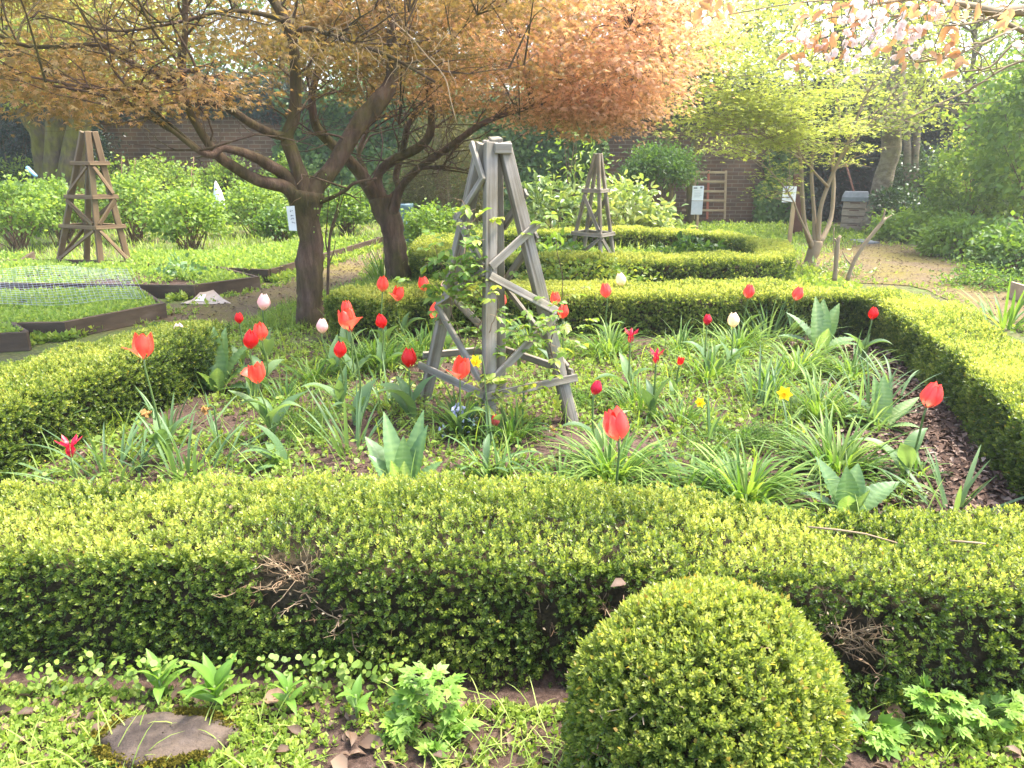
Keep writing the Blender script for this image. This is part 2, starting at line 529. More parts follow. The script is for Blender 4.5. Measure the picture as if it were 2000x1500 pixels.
M['roof'] = rough_mat('grey_felt_roof', [(.3, (.17, .18, .185)), (.7, (.27, .28, .285))], 9, None, .1, .6)
M['rust'] = rough_mat('red_brown_timber', [(.3, (.10, .04, .025)), (.7, (.17, .07, .04))], 7, (1, 1, .2), .2, .8)
M['redpaint'] = rough_mat('red_lath', [(.3, (.42, .11, .06)), (.7, (.5, .16, .1))], 7, None, .1, .7)
M['net'] = rough_mat('blue_net', [(.3, (.30, .33, .42)), (.7, (.38, .41, .50))], 7, None, 0, .6)
M['blueplastic'] = rough_mat('light_blue_plastic', [(.3, (.22, .42, .62)), (.7, (.30, .5, .7))], 7, None, 0, .5)


def brick_mat():
    m, nt, out = nodes('old_brick')
    tc = nt.nodes.new('ShaderNodeTexCoord')
    sp = nt.nodes.new('ShaderNodeSeparateXYZ')
    cb = nt.nodes.new('ShaderNodeCombineXYZ')
    nt.links.new(tc.outputs['Object'], sp.inputs[0])
    nt.links.new(sp.outputs[0], cb.inputs[0])
    nt.links.new(sp.outputs[2], cb.inputs[1])
    b = nt.nodes.new('ShaderNodeTexBrick')
    b.inputs['Scale'].default_value = 1
    b.inputs['Brick Width'].default_value = .26
    b.inputs['Row Height'].default_value = .085
    b.inputs['Mortar Size'].default_value = .008
    b.inputs['Color1'].default_value = (.17, .088, .052, 1)
    b.inputs['Color2'].default_value = (.105, .063, .042, 1)
    b.inputs['Mortar'].default_value = (.22, .175, .125, 1)
    nt.links.new(cb.outputs[0], b.inputs['Vector'])
    n = noise(nt, 1.8, 8)
    r = ramp(nt, [(.3, (.6, .58, .5)), (.7, (1.25, 1.2, 1.1))])
    nt.links.new(n.outputs['Fac'], r.inputs[0])
    mx = nt.nodes.new('ShaderNodeMix')
    mx.data_type = 'RGBA'
    mx.blend_type = 'MULTIPLY'
    mx.inputs[0].default_value = 1
    nt.links.new(b.outputs[0], mx.inputs[6])
    nt.links.new(r.outputs[0], mx.inputs[7])
    p = nt.nodes.new('ShaderNodeBsdfPrincipled')
    p.inputs['Roughness'].default_value = .9
    nt.links.new(mx.outputs[2], p.inputs['Base Color'])
    bp = nt.nodes.new('ShaderNodeBump')
    bp.inputs['Strength'].default_value = .6
    bp.inputs['Distance'].default_value = .012
    bp.invert = True
    nt.links.new(b.outputs['Fac'], bp.inputs['Height'])
    nt.links.new(bp.outputs[0], p.inputs['Normal'])
    nt.links.new(p.outputs[0], out.inputs[0])
    return m


M['brick'] = brick_mat()

# ------------------------------------------------------------------ light, sky, air
SUN_AZ, SUN_EL = math.radians(70), math.radians(64)
w = bpy.data.worlds.new('World')
SC.world = w
w.use_nodes = True
nt = w.node_tree
bg = nt.nodes['Background']
sky = nt.nodes.new('ShaderNodeTexSky')
sky.sky_type = 'NISHITA'
sky.sun_disc = False
sky.sun_elevation = SUN_EL
sky.sun_rotation = SUN_AZ
sky.dust_density = 3.0
sky.air_density = 1.0
sky.ozone_density = .6
nt.links.new(sky.outputs[0], bg.inputs[0])
bg.inputs[1].default_value = .15
sl = bpy.data.lights.new('sun', 'SUN')
sl.energy = 2.25
sl.angle = math.radians(12)
sl.color = (1.0, .95, .86)
so = bpy.data.objects.new('sun', sl)
COL.objects.link(so)
sd = Vector((math.sin(SUN_AZ) * math.cos(SUN_EL), math.cos(SUN_AZ) * math.cos(SUN_EL), math.sin(SUN_EL)))
so.rotation_euler = sd.to_track_quat('Z', 'Y').to_euler()
so.location = (6, 8, 12)
SC.view_settings.view_transform = 'Standard'
SC.view_settings.look = 'None'
SC.view_settings.exposure = 2.45
SC.view_settings.gamma = 1
SC.cycles.max_bounces = 8
SC.cycles.diffuse_bounces = 4
SC.cycles.glossy_bounces = 2
SC.cycles.transmission_bounces = 6
SC.cycles.transparent_max_bounces = 4
SC.cycles.volume_bounces = 0
SC.cycles.sample_clamp_indirect = 6
SC.cycles.use_denoising = True
SC.cycles.caustics_reflective = False
SC.cycles.caustics_refractive = False

# ------------------------------------------------------------------ ground sheets


def sheet(name, poly, z, mat, bumpy=.0, res=.12, kind='structure', seed=0):
    """a sheet over an irregular outline, finely divided"""
    poly = np.asarray(poly, float)[:, :2]
    bm = bmesh.new()
    vs = [bm.verts.new((p[0], p[1], z)) for p in poly]
    f = bm.faces.new(vs)
    if f.normal.z < 0:
        f.normal_flip()
    bmesh.ops.triangulate(bm, faces=[f])
    me = bpy.data.meshes.new(name)
    bm.normal_update()
    bm.to_mesh(me)
    bm.free()
    me.materials.append(mat)
    o = bpy.data.objects.new(name, me)
    COL.objects.link(o)
    return tag(o, kind=kind)


def wobble(poly, n, amp, closed=True, seed=0):
    p = smooth_line(np.asarray(poly, float)[:, :2], n, closed)
    nz = np.stack([vnoise(np.c_[p, np.full(len(p), seed)], 2.0), vnoise(np.c_[p, np.full(len(p), seed + 9.)], 2.0)], 1) - .5
    nz2 = np.stack([vnoise(np.c_[p, np.full(len(p), seed)], 9.0), vnoise(np.c_[p, np.full(len(p), seed + 9.)], 9.0)], 1) - .5
    return p + nz * amp * 2 + nz2 * amp * .7


def inside(P, poly):
    x, y = P[:, 0], P[:, 1]
    poly = np.asarray(poly)[:, :2]
    r = np.zeros(len(P), bool)
    j = len(poly) - 1
    for i in range(len(poly)):
        xi, yi = poly[i]
        xj, yj = poly[j]
        c = ((yi > y) != (yj > y)) & (x < (xj - xi) * (y - yi) / (yj - yi + 1e-12) + xi)
        r ^= c
        j = i
    return r


g = MB()
gx = np.r_[np.linspace(-150, -14, 8), np.linspace(-13, 13, 105), np.linspace(14, 150, 8)]
gy = np.r_[np.linspace(-100, -2, 6), np.linspace(-1, 21, 89), np.linspace(23, 200, 8)]
X, Y = np.meshgrid(gx, gy)
Z = np.zeros_like(X)
nx, ny = len(gx), len(gy)
i, j = np.meshgrid(np.arange(ny - 1), np.arange(nx - 1), indexing='ij')
o = i * nx + j
g.add(np.stack([X, Y, Z], -1).reshape(-1, 3), [np.stack([o, o + 1, o + nx + 1, o + nx], -1).reshape(-1, 4)])
tag(g.build('ground', M['ground']), kind='structure')

front_soil = np.array([(-5, .3), (5, .3), (5, 2.2), (-5, 2.3)])
sheet('front_soil', front_soil, .004, M['soil'])
bed_poly = np.array([(-3.6, 2.35), (2.4, 2.1), (3.0, 3.6), (3.25, 5.2), (3.2, 6.6), (2, 6.5), (-.9, 6.45), (-1.6, 6.0), (-2.35, 5.6), (-3.6, 3.9)])
sheet('bed_soil', wobble(bed_poly, 120, .05), .004, M['soil'])
path_l = np.array([G(*p)[:2] for p in [(230, 690), (330, 610), (450, 580), (560, 552), (650, 515), (720, 488), (775, 470), (860, 452), (840, 470), (770, 500), (720, 540), (690, 575), (640, 585), (585, 625), (470, 660), (330, 720)]])
sheet('path', wobble(path_l, 140, .08, seed=3), .008, M['path'])
path_r = np.array([G(*p)[:2] for p in [(1600, 480), (1690, 466), (1770, 480), (1840, 500), (1915, 535), (2010, 575), (2200, 630), (2300, 760), (2040, 670), (1900, 610), (1780, 560), (1560, 545), (1540, 510)]])
sheet('side_path', wobble(path_r, 140, .08, seed=5), .008, M['path'])

# ------------------------------------------------------------------ clipped hedges


def profile(wd, h, r):
    pts, nr = [], []
    for z in np.linspace(0, h - r, 12):
        pts.append((-wd / 2, z)); nr.append((-1, 0))
    for a in np.linspace(pi, pi / 2, 8)[1:]:
        pts.append((-wd / 2 + r + r * math.cos(a), h - r + r * math.sin(a))); nr.append((math.cos(a), math.sin(a)))
    for x in np.linspace(-wd / 2 + r, wd / 2 - r, 10)[1:]:
        pts.append((x, h)); nr.append((0, 1))
    for a in np.linspace(pi / 2, 0, 8)[1:]:
        pts.append((wd / 2 - r + r * math.cos(a), h - r + r * math.sin(a))); nr.append((math.cos(a), math.sin(a)))
    for z in np.linspace(h - r, 0, 12)[1:]:
        pts.append((wd / 2, z)); nr.append((1, 0))
    return np.array(pts), np.array(nr)


def hedge(name, label, line, wd, h, n, sl, closed=False, r=.07, holes=(), tb=0., ends=True, group=None, topboost=.36, flare=0):
    line = smooth_line(np.asarray(line, float)[:, :2], 160, closed)
    S = np.r_[0, np.cumsum(np.linalg.norm(np.diff(line, axis=0), axis=1))]
    tan = nrm(np.gradient(line, axis=0))
    if closed:
        tan[0] = tan[-1] = nrm(line[1] - line[-2])
    c = line.mean(0)
    root = thing(name, label, 'hedge', (c[0], c[1], 0), group)
    pp, pn = profile(wd, h, r)
    ps = np.r_[0, np.cumsum(np.linalg.norm(np.diff(pp, axis=0), axis=1))]

    def at(s, u):
        c2 = np.stack([np.interp(s, S, line[:, k]) for k in (0, 1)], 1)
        tg = nrm(np.stack([np.interp(s, S, tan[:, k]) for k in (0, 1)], 1))
        rt = np.stack([tg[:, 1], -tg[:, 0]], 1)
        ax = np.stack([np.interp(u, ps, pp[:, k]) for k in (0, 1)], 1)
        an = nrm(np.stack([np.interp(u, ps, pn[:, k]) for k in (0, 1)], 1))
        P = np.c_[c2 + rt * ax[:, :1], ax[:, 1]]
        Nn = np.c_[rt * an[:, :1], an[:, 1]]
        return P, nrm(Nn)
    s = rng.uniform(0, S[-1], n)
    u = rng.uniform(0, ps[-1], n)
    P, Nn = at(s, u)
    if ends and not closed:
        ne = int(n * .6 * wd / S[-1])
        for e, sg in ((0, -1), (-1, 1)):
            tg = tan[e] * sg
            rt = np.array([tan[e][1], -tan[e][0]])
            a, z = rng.uniform(-.5, .5, ne) * wd, rng.uniform(0, 1, ne) ** .9 * h
            P = np.vstack([P, np.c_[line[e] + rt[None] * a[:, None] + tg[None] * .02, z]])
            Nn = np.vstack([Nn, np.tile([tg[0], tg[1], .0], (ne, 1))])
    n = len(P)
    if flare:
        fr = np.clip(-(P[:, 1] - np.interp(P[:, 0], line[:, 0], line[:, 1])) / (wd / 2), 0, 1)
        P[:, 1] -= flare * fr * np.clip(1 - P[:, 2] / h, 0, 1)
    lump = (vnoise(P, 1.6) - .5) * .10 + (vnoise(P, 6) - .5) * .055
    dep = rng.uniform(0, 1, n) ** 1.7 * .085
    keep = np.ones(n, bool)
    hol = np.zeros(n)
    for hc, hr in holes:
        d = np.linalg.norm((P - np.asarray(hc)) / np.asarray(hr), axis=1)
        d = d + (vnoise(P, 12) - .5) * .9
        hol = np.maximum(hol, np.clip(1.35 - d, 0, 1))
    keep &= rng.uniform(size=n) > hol * 1.3
    gaps = vnoise(P, 4.5) * .6 + vnoise(P + 31, 11) * .4
    keep &= ~((gaps < .25) & (rng.uniform(size=n) < .35))
    keep &= ~((gaps < .27) & (Nn[:, 2] < .5) & (rng.uniform(size=n) < .4))
    low = np.clip(1 - P[:, 2] / .10, 0, 1)
    keep &= rng.uniform(size=n) > low * .15
    P = P + Nn * (lump - dep)[:, None]
    P, Nn, dep = P[keep], Nn[keep], dep[keep]
    n = len(P)
    A = nrm(Nn * .75 + np.array([0, 0, .45]) + runit(n) * .65)
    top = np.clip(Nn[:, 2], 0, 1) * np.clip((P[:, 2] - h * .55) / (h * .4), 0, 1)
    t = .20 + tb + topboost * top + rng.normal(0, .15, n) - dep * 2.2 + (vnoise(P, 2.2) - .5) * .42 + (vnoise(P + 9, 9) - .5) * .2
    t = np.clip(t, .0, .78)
    mb = MB()
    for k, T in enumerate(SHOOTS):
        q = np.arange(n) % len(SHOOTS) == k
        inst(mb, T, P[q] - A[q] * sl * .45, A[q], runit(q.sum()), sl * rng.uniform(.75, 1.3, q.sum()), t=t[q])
    q = rng.choice(n, n // 45, replace=False)
    inst(mb, KITE, P[q] + A[q] * sl * .2, nrm(A[q] + runit(len(q)) * .6), runit(len(q)), sl * .5, sl * .3, t=rng.uniform(0, 1, len(q)), mi=1)
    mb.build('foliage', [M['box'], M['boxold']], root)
    # woody inside: short branches running out to the leaves
    bb = MB()
    for q in rng.choice(n, 420, replace=False):
        e = P[q] - Nn[q] * .015
        b = e - (Nn[q] * .10 + np.array([0, 0, .05])) + rng.normal(0, .02, 3)
        r0 = rng.uniform(.0012, .003)
        tube(bb, [b, (b + e) / 2 + rng.normal(0, .008, 3), e], [r0, r0 * .8, r0 * .5], 4, t=rng.uniform(.2, .9), cap=False)
    bb.build('branches', M['twig'], root)
    cb = MB()
    cp, cn = profile(wd - .15, h - .09, .05)
    ns = 160
    V = []
    for k in range(ns):
        rt = np.array([tan[k][1], -tan[k][0]])
        V.append(np.c_[line[k] + rt[None] * cp[:, :1], cp[:, 1]])
    V = np.array(V)
    q = len(cp)
    V = V.reshape(-1, 3)
    if flare:
        fr = np.clip(-(V[:, 1] - np.interp(V[:, 0], line[:, 0], line[:, 1])) / (wd / 2), 0, 1)
        V[:, 1] -= flare * fr * np.clip(1 - V[:, 2] / h, 0, 1)
    V = V + runit(len(V)) * .012
    a, b = np.meshgrid(np.arange(ns - 1), np.arange(q - 1), indexing='ij')
    o = a * q + b
    fs = [np.stack([o, o + 1, o + q + 1, o + q], -1).reshape(-1, 4)]
    if not closed:
        fs += [np.arange(q)[None], (np.arange(q) + (ns - 1) * q)[None]]
    cb.add(V, fs)
    cb.build('inner_wood', M['core'], root)
    return root, at, S[-1], ps[-1]


HZ = .38
fl = [(-3.4, 2.36), (-1.9, 2.26), (-.9, 2.22), (0, 2.19), (.7, 2.12), (1.4, 2.03), (2.3, 1.96), (3.2, 1.95)]
hA = G(540, 1165, .30)
hB = G(1640, 1200, .24)
hC = G(640, 1220, .22)
fh, fat, fS, fU = hedge('box_hedge', 'long low box hedge across the foreground with a bare twiggy patch in its front face', fl, .54, HZ, 52000, .0285, tb=.05, topboost=.30, r=.05, flare=.10,
                        holes=[((hA[0], 1.95, .31), (.11, .18, .09)), ((hB[0], 1.70, .22), (.10, .16, .10)), ((hC[0], 1.9, .2), (.05, .15, .06)), ((.32, 1.82, .25), (.05, .15, .04)), ((.1, 1.87, .2), (.03, .1, .07))])
for (cx, cy, cz), rr, k in (((hA[0], 1.97, .30), .11, 70), ((hB[0], 1.77, .22), .11, 65), ((hC[0], 1.92, .2), .05, 16), ((.32, 1.87, .25), .04, 10), ((.1, 1.9, .2), .04, 8), ((.62, 1.85, .25), .05, 10)):
    tb_ = MB()
    for q in range(k // 2):
        p = np.array([cx, cy + .04, cz - .05]) + rng.normal(0, .5, 3) * rr * np.array([1, .2, .7])
        d = nrm(np.array([rng.normal(0, .7), -.35 + rng.normal(0, .3), rng.normal(.55, .4)]))
        pts = [p]
        for j in range(4):
            d = nrm(d + rng.normal(0, .28, 3))
            pts.append(pts[-1] + d * rng.uniform(.018, .036))
        r0 = rng.uniform(.0014, .0032)
        tt_ = rng.uniform(.35, 1)
        tube(tb_, pts, np.linspace(r0, r0 * .4, 5), 5, t=tt_)
        for j in range(5):
            i = rng.integers(1, 5)
            d2 = nrm(d + rng.normal(0, .7, 3))
            e = pts[i] + d2 * rng.uniform(.02, .05)
            tube(tb_, [pts[i], (pts[i] + e) / 2 + rng.normal(0, .003, 3), e], [r0 * .55, r0 * .4, r0 * .25], 4, t=tt_)
    kk = k // 3
    inst(tb_, KITE, np.array([cx, cy - .02, cz]) + rng.normal(0, .5, (kk, 3)) * rr * np.array([1.2, .3, 1]), runit(kk), runit(kk), .012, .007, t=rng.uniform(.6, 1, kk))
    tb_.build('bare_twigs', M['twig'], fh)

# left, back + right (one run round the corner), and the ring of the far bed
hedge('box_hedge', 'box hedge closing the left side of the tulip bed beside the raised beds', [G(-420, 905, HZ)[:2], G(-200, 820, HZ)[:2], G(0, 748, HZ)[:2], G(200, 688, HZ)[:2], G(365, 634, HZ)[:2]], .6, HZ, 28000, .034, tb=-.02, topboost=.26)
hedge('box_hedge', 'box hedge along the back of the tulip bed, turning the corner down its right side', [(-1.28, 6.0), (-1.0, 6.38), (-.3, 6.5), (1.0, 6.5), (2.2, 6.5), (2.95, 6.42), (3.22, 6.0), (3.12, 5.2), (2.96, 4.4), (2.72, 3.6), (2.52, 2.9), (2.42, 2.42)], .57, HZ, 66000, .034, tb=.05, topboost=.4)
ring = [G(*p, HZ)[:2] for p in [(838, 480), (870, 462), (960, 452), (1200, 448), (1400, 453), (1480, 468), (1515, 486), (1480, 498), (1300, 503), (1100, 503), (960, 502), (870, 495)]]
hedge('box_hedge', 'rounded ring of clipped box hedge round the far bed with the small obelisk', ring, .48, HZ, 42000, .052, closed=True, tb=.04, topboost=.4)

# the clipped ball in the foreground
bc = K(1368, 1398, 1.72)
ball = thing('box_ball', 'clipped round box bush in front of the long foreground hedge', 'topiary', (bc[0], bc[1], 0))
n = 26000
Nn = runit(n)
Nn = Nn[Nn[:, 2] > -.75]
n = len(Nn)
wide_ = np.where(Nn[:, 2] < .1, np.minimum(1 / np.sqrt(1 - (Nn[:, 2] - .1) ** 2 * .9), 1.2), 1)
P0 = bc + Nn * np.array([.284, .29, .325]) * np.c_[wide_, wide_, np.ones(len(Nn))]
lump = (vnoise(P0, 4.2) - .5) * .085 + (vnoise(P0, 14) - .5) * .03
gp = vnoise(P0, 9) * .6 + vnoise(P0 + 17, 20) * .4
dep = rng.uniform(0, 1, n) ** 1.7 * .07
lowgap = np.clip((.05 - Nn[:, 2]) * 1.2, 0, .35)
kp = ~((gp < .33 + lowgap * .5) & (rng.uniform(size=n) < .75))
P = P0 + Nn * (lump - dep)[:, None]
A = nrm(Nn * .8 + np.array([0, 0, .4]) + runit(n) * .7)
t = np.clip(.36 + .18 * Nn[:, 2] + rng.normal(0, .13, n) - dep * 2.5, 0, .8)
mb = MB()
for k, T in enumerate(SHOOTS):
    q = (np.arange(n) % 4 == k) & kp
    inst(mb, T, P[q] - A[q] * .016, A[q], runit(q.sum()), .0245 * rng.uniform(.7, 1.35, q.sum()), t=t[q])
q = rng.choice(np.where(kp)[0], 900, replace=False)
inst(mb, KITE, P[q] + A[q] * .006, nrm(A[q] + runit(len(q)) * .6), runit(len(q)), .0145, .009, t=rng.uniform(0, 1, len(q)), mi=1)
mb.build('foliage', [M['box'], M['boxold']], ball)
cb = MB()
th, ph = np.meshgrid(np.linspace(0, pi, 24), np.linspace(0, 2 * pi, 48, endpoint=False), indexing='ij')
V = np.stack([np.sin(th) * np.cos(ph), np.sin(th) * np.sin(ph), np.cos(th)], -1).reshape(-1, 3) * .245 + bc
V[:, 2] = np.maximum(V[:, 2], .006)
a, b = np.meshgrid(np.arange(23), np.arange(48), indexing='ij')
cb.add(V, [np.stack([a * 48 + b, (a + 1) * 48 + b, (a + 1) * 48 + (b + 1) % 48, a * 48 + (b + 1) % 48], -1).reshape(-1, 4)])
cb.build('inner_wood', M['core'], ball)
tw = MB()
for q in range(240):
    d = runit(1)[0]
    if d[2] < -.6:
        continue
    p = bc + d * rng.uniform(.23, .27)
    e = bc + nrm(d + rng.normal(0, .16, 3)) * rng.uniform(.29, .325)
    tube(tw, [p, (p + e) / 2 + rng.normal(0, .006, 3), e], [.0022, .0018, .001], 4, t=rng.uniform(.4, 1))
tw.build('bare_twigs', M['twig'], ball)

# ------------------------------------------------------------------ foreground
stone_c = G(322, 1456)
st_r = thing('stepping_stone', 'flat brown stone edged with yellow moss in the bottom left weeds', 'stone', (stone_c[0], stone_c[1], 0))
smb = MB()
aa = np.linspace(0, 2 * pi, 64, endpoint=False)
rim = 1 + .10 * np.sin(aa * 3 + 1) + .06 * np.sin(aa * 5) + .03 * np.sin(aa * 9)
rings = []
for k, (sc, z) in enumerate(((1.06, .0), (1.04, .022), (.98, .034), (.86, .037), (.6, .04), (.3, .041), (.02, .041))):
    xy = np.stack([np.cos(aa + .2) * .165 * rim * sc, np.sin(aa + .2) * .09 * rim * sc], 1)
    zz = z + (vnoise(np.c_[xy, np.zeros(64)], 14) - .5) * .012 * (k > 0)
    rings.append(np.c_[xy + stone_c[:2], zz])
V = np.vstack(rings)
a, b = np.meshgrid(np.arange(6), np.arange(64), indexing='ij')
smb.add(V, [np.stack([a * 64 + b, a * 64 + (b + 1) % 64, (a + 1) * 64 + (b + 1) % 64, (a + 1) * 64 + b], -1).reshape(-1, 4)])
smb.build('slab', M['stone'], st_r)
ms = MB()
for (a0, a1, k) in ((.3, 1.6, 900), (3.6, 5.6, 1100), (2.4, 3.2, 350)):
    an = rng.uniform(a0, a1, k)
    rr = 1.0 + rng.normal(0, .07, k)
    Pm = np.stack([np.cos(an) * .165 * rr, np.sin(an) * .09 * rr, np.full(k, .026)], 1) + np.r_[stone_c[:2], 0]
    inst(ms, KITE, Pm, nrm(runit(k) + [0, 0, 1.1]), runit(k), .013 * rng.uniform(.6, 1.4, k), t=.5)
ms.build('moss', M['moss'], st_r)


def scatter_poly(poly, n, dens=None):
    poly = np.asarray(poly)[:, :2]
    lo, hi = poly.min(0), poly.max(0)
    out = []
    c = 0
    while c < n:
        q = rng.uniform(lo, hi, (n * 2, 2))
        q = q[inside(q, poly)]
        if dens is not None:
            q = q[rng.uniform(size=len(q)) < dens(q)]
        out.append(q)
        c += len(q)
    return np.vstack(out)[:n]


def sprigs(mb, xy, size, t, up=1.0, z=0):
    n = len(xy)
    P = np.c_[xy, np.full(n, .006) + z]
    A = nrm(np.c_[rng.normal(0, .8, (n, 2)), np.full(n, up)])
    for k, T in enumerate(SPRIG):
        q = np.arange(n) % len(SPRIG) == k
        inst(mb, T, P[q], A[q], runit(q.sum()), size[q], t=t[q])


def dn(f, lo, hi):
    return lambda q: np.clip((vnoise(np.c_[q, np.zeros(len(q))], f) - lo) / (hi - lo), 0, 1)


def flakes(mb, xy, size, t, z=.008, tilt=.35, T=OVAL, asp=.55, zv=.01):
    n = len(xy)
    P = np.c_[xy, z + rng.uniform(0, zv, n)]
    az = rng.uniform(0, 2 * pi, n)
    A = np.c_[np.cos(az), np.sin(az), rng.normal(0, tilt, n)]
    Nn = np.c_[rng.normal(0, tilt, (n, 2)), np.ones(n)]
    inst(mb, T, P, A, Nn, size, size * asp, size * 1.6, t=t)


fg = np.array([(-2.6, 1.05), (2.4, 1.05), (2.6, 1.68), (.6, 1.70), (-.5, 1.79), (-2.6, 1.88)])
ll = MB()
xy = scatter_poly(fg, 1900)
flakes(ll, xy, rng.uniform(.015, .05, len(xy)), rng.uniform(0, .7, len(xy)), tilt=.5, zv=.015)
tag(ll.build('leaf_litter', M['deadleaf']), kind='stuff')
wd_ = MB()
xy = scatter_poly(fg, 17000, lambda q: np.clip(dn(3.2, .12, .45)(q) * np.where((q[:, 0] > -.35) & (q[:, 0] < .25) & (q[:, 1] < 1.7), .3, 1) * np.where((q[:, 0] > .3) & (q[:, 0] < .72), .35, 1), 0, 1) * (((q[:, 0] - stone_c[0]) / .185) ** 2 + ((q[:, 1] - stone_c[1]) / .105) ** 2 > .9))
sprigs(wd_, xy, rng.uniform(.014, .038, len(xy)), np.clip(rng.normal(.52, .16, len(xy)), 0, 1))
k = 1500                                     # thin bleached weed stems lying about
xy = scatter_poly(fg, k, dn(3.2, .3, .6))
az = rng.uniform(0, 2 * pi, k)
straps(wd_, np.c_[xy, np.full(k, .01)], az, rng.uniform(.2, 1.2, k), rng.uniform(.05, .16, k), .0035, rng.uniform(.3, 1.4, k), 4, t=rng.uniform(.5, 1, k))
xy = np.c_[rng.uniform(-2.4, -.3, 1300), rng.uniform(1.68, 1.86, 1300)]       # leaves creeping up the hedge foot
pz = rng.uniform(.0, 1, 1300) ** 2.2 * .13
inst(wd_, ROUND, np.c_[xy[:, 0], 1.84 - pz * .05 - rng.uniform(0, .05, 1300), pz], nrm(np.c_[rng.normal(0, .6, 1300), -np.ones(1300) * .6, rng.normal(.3, .5, 1300)]), nrm(np.c_[rng.normal(0, .4, 1300), -np.ones(1300) * .6, np.ones(1300)]), rng.uniform(.012, .024, 1300), t=np.clip(rng.normal(.45, .15, 1300), 0, 1))
tag(wd_.build('low_weeds', M['weed']), kind='stuff')

# single fallen leaves one can point to
for (px, py, z, L, lab, tt) in ((512, 1368, .02, .085, 'rusty brown fallen leaf beside the lance-leaved plant left of centre', .85), (1765, 1416, .02, .075, 'rusty brown fallen leaf right of the box ball', .9),
                                (655, 1478, .02, .07, 'tan fallen leaf at the very bottom left of centre', .7), (1222, 1138, .36, .05, 'brown dead leaf caught on the front edge of the foreground hedge', .35), (750, 1455, .015, .07, 'dull brown dead leaf on the bare soil below the lobed herb', .3)):
    p = G(px, py, z)
    mb = MB()
    inst(mb, OVAL, np.array([p]), np.array([[rng.normal(), rng.normal(), .2]]), np.array([[0, -.4, 1.]]), L, L * .62, L * 1.5, t=tt)
    tag(mb.build('fallen_leaf', M['deadleaf'], loc=p), lab, 'dead leaf', 'single fallen leaves in the foreground')


def lance_plant(px, py, nl, L, lab, lean=0):
    p = G(px, py)
    r = thing('lance_leaved_plant', lab, 'plant', (p[0], p[1], 0), 'lance leaved seedlings at the hedge foot')
    lm, sm = MB(), MB()
    hgt = .09
    for k in range(nl):
        z = hgt * (.35 + .65 * k / nl)
        straps(lm, [(p[0], p[1], z)], k * 2.4 + .5 + rng.normal(0, .2), rng.uniform(.25, .9) + .5 * k / nl, L * rng.uniform(.75, 1.1), L * .28, rng.uniform(.5, 1.1), 7, .3, t=rng.uniform(.2, .5), power=2.2, rib=.12, waist=.3, belly=.25)
    tube(sm, [(p[0], p[1], 0), (p[0], p[1], hgt)], .004, 6, t=.5)
    lm.build('leaves', M['herb'], r)
    sm.build('stem', M['stem'], r)


lance_plant(425, 1392, 10, .125, 'largest lance-leaved seedling, behind the flat mossy stone')
lance_plant(318, 1368, 7, .10, 'lance-leaved seedling against the hedge, left of the largest one')
lance_plant(565, 1395, 7, .08, 'small lance-leaved seedling just right of the largest one')
lance_plant(698, 1410, 5, .09, 'faint upright lance-leaved seedling left of the tall lobed herb')


def herb(px, py, hgt, rad, n, L, lab):
    p = G(px, py)
    r = thing('lobed_herb', lab, 'herb', (p[0], p[1], 0), 'lobed green herbs at the hedge foot')
    lm, sm = MB(), MB()
    for k in range(n):
        u = rng.uniform(.15, 1)
        an = rng.uniform(0, 2 * pi)
        rr = rad * rng.uniform(.25, 1) * (1 - .5 * u)
        tip = p + np.array([math.cos(an) * rr, math.sin(an) * rr * .8 - .03 * u, u * hgt])
        b = p + np.array([0, 0, max(0, u * hgt - .06)])
        tube(sm, [b, (b + tip) / 2 + [0, 0, .015], tip], .0022, 4, t=.4, cap=False)
        o = tip - b
        A = nrm(np.array([o[0], o[1], .02]) + rng.normal(0, .012, 3))
        for dd, sc in ((0, 1), (.95, .7), (-.95, .7)):
            c_, s_ = math.cos(dd), math.sin(dd)
            A2 = np.array([A[0] * c_ - A[1] * s_, A[0] * s_ + A[1] * c_, A[2] - .2])
            inst(lm, HERB, tip[None], A2[None], np.array([[rng.normal(0, .25), -.35 + rng.normal(0, .25), 1]]), L * sc * rng.uniform(.8, 1.15), t=np.clip(rng.normal(.62, .14), 0, 1))
    lm.build('leaves', M['herb'], r)
    sm.build('stem', M['stem'], r)


herb(850, 1410, .20, .115, 27, .046, 'tallest lobed pale green herb, standing against the middle of the foreground hedge')
herb(782, 1425, .05, .075, 20, .046, 'low lobed herb on the soil below the tallest herb, to its left')
herb(888, 1430, .045, .07, 15, .042, 'low lobed herb on the soil below the tallest herb, to its right')
herb(850, 1470, .03, .05, 9, .04, 'smallest lobed herb, nearest the bottom edge of the picture')
herb(1695, 1440, .05, .09, 24, .05, 'bright lobed herb on the ground just right of the box ball')
herb(1800, 1415, .13, .13, 34, .046, 'lobed herb in the shade under the right end of the foreground hedge')
herb(1920, 1420, .11, .13, 26, .046, 'lobed herb at the right edge beneath the foreground hedge')

# twig lying on the hedge
for pts, lab in (([(1578, 1030), (1640, 1036), (1690, 1046), (1752, 1062)], 'thin pale twig lying along the top of the foreground hedge'), ([(1855, 1059), (1900, 1061), (1925, 1063)], 'short broken twig lying on the hedge top near the right edge')):
    mb = MB()
    q = [G(a, b, .405) + [0, 0, rng.uniform(0, .006)] for a, b in pts]
    tube(mb, q, [.003, .0035, .003, .002][:len(q)], 5, t=.8)
    tag(mb.build('twig', M['twig'], loc=q[0]), lab, 'twig')
mb = MB()
q = [G(a, b, .012) for a, b in [(560, 1372), (470, 1378), (380, 1392), (330, 1405), (250, 1425)]]
tube(mb, q, [.003, .004, .004, .003, .002], 5, t=.5)
tag(mb.build('twig', M['twig'], loc=q[0]), 'long thin twig lying above the flat mossy stone', 'twig')

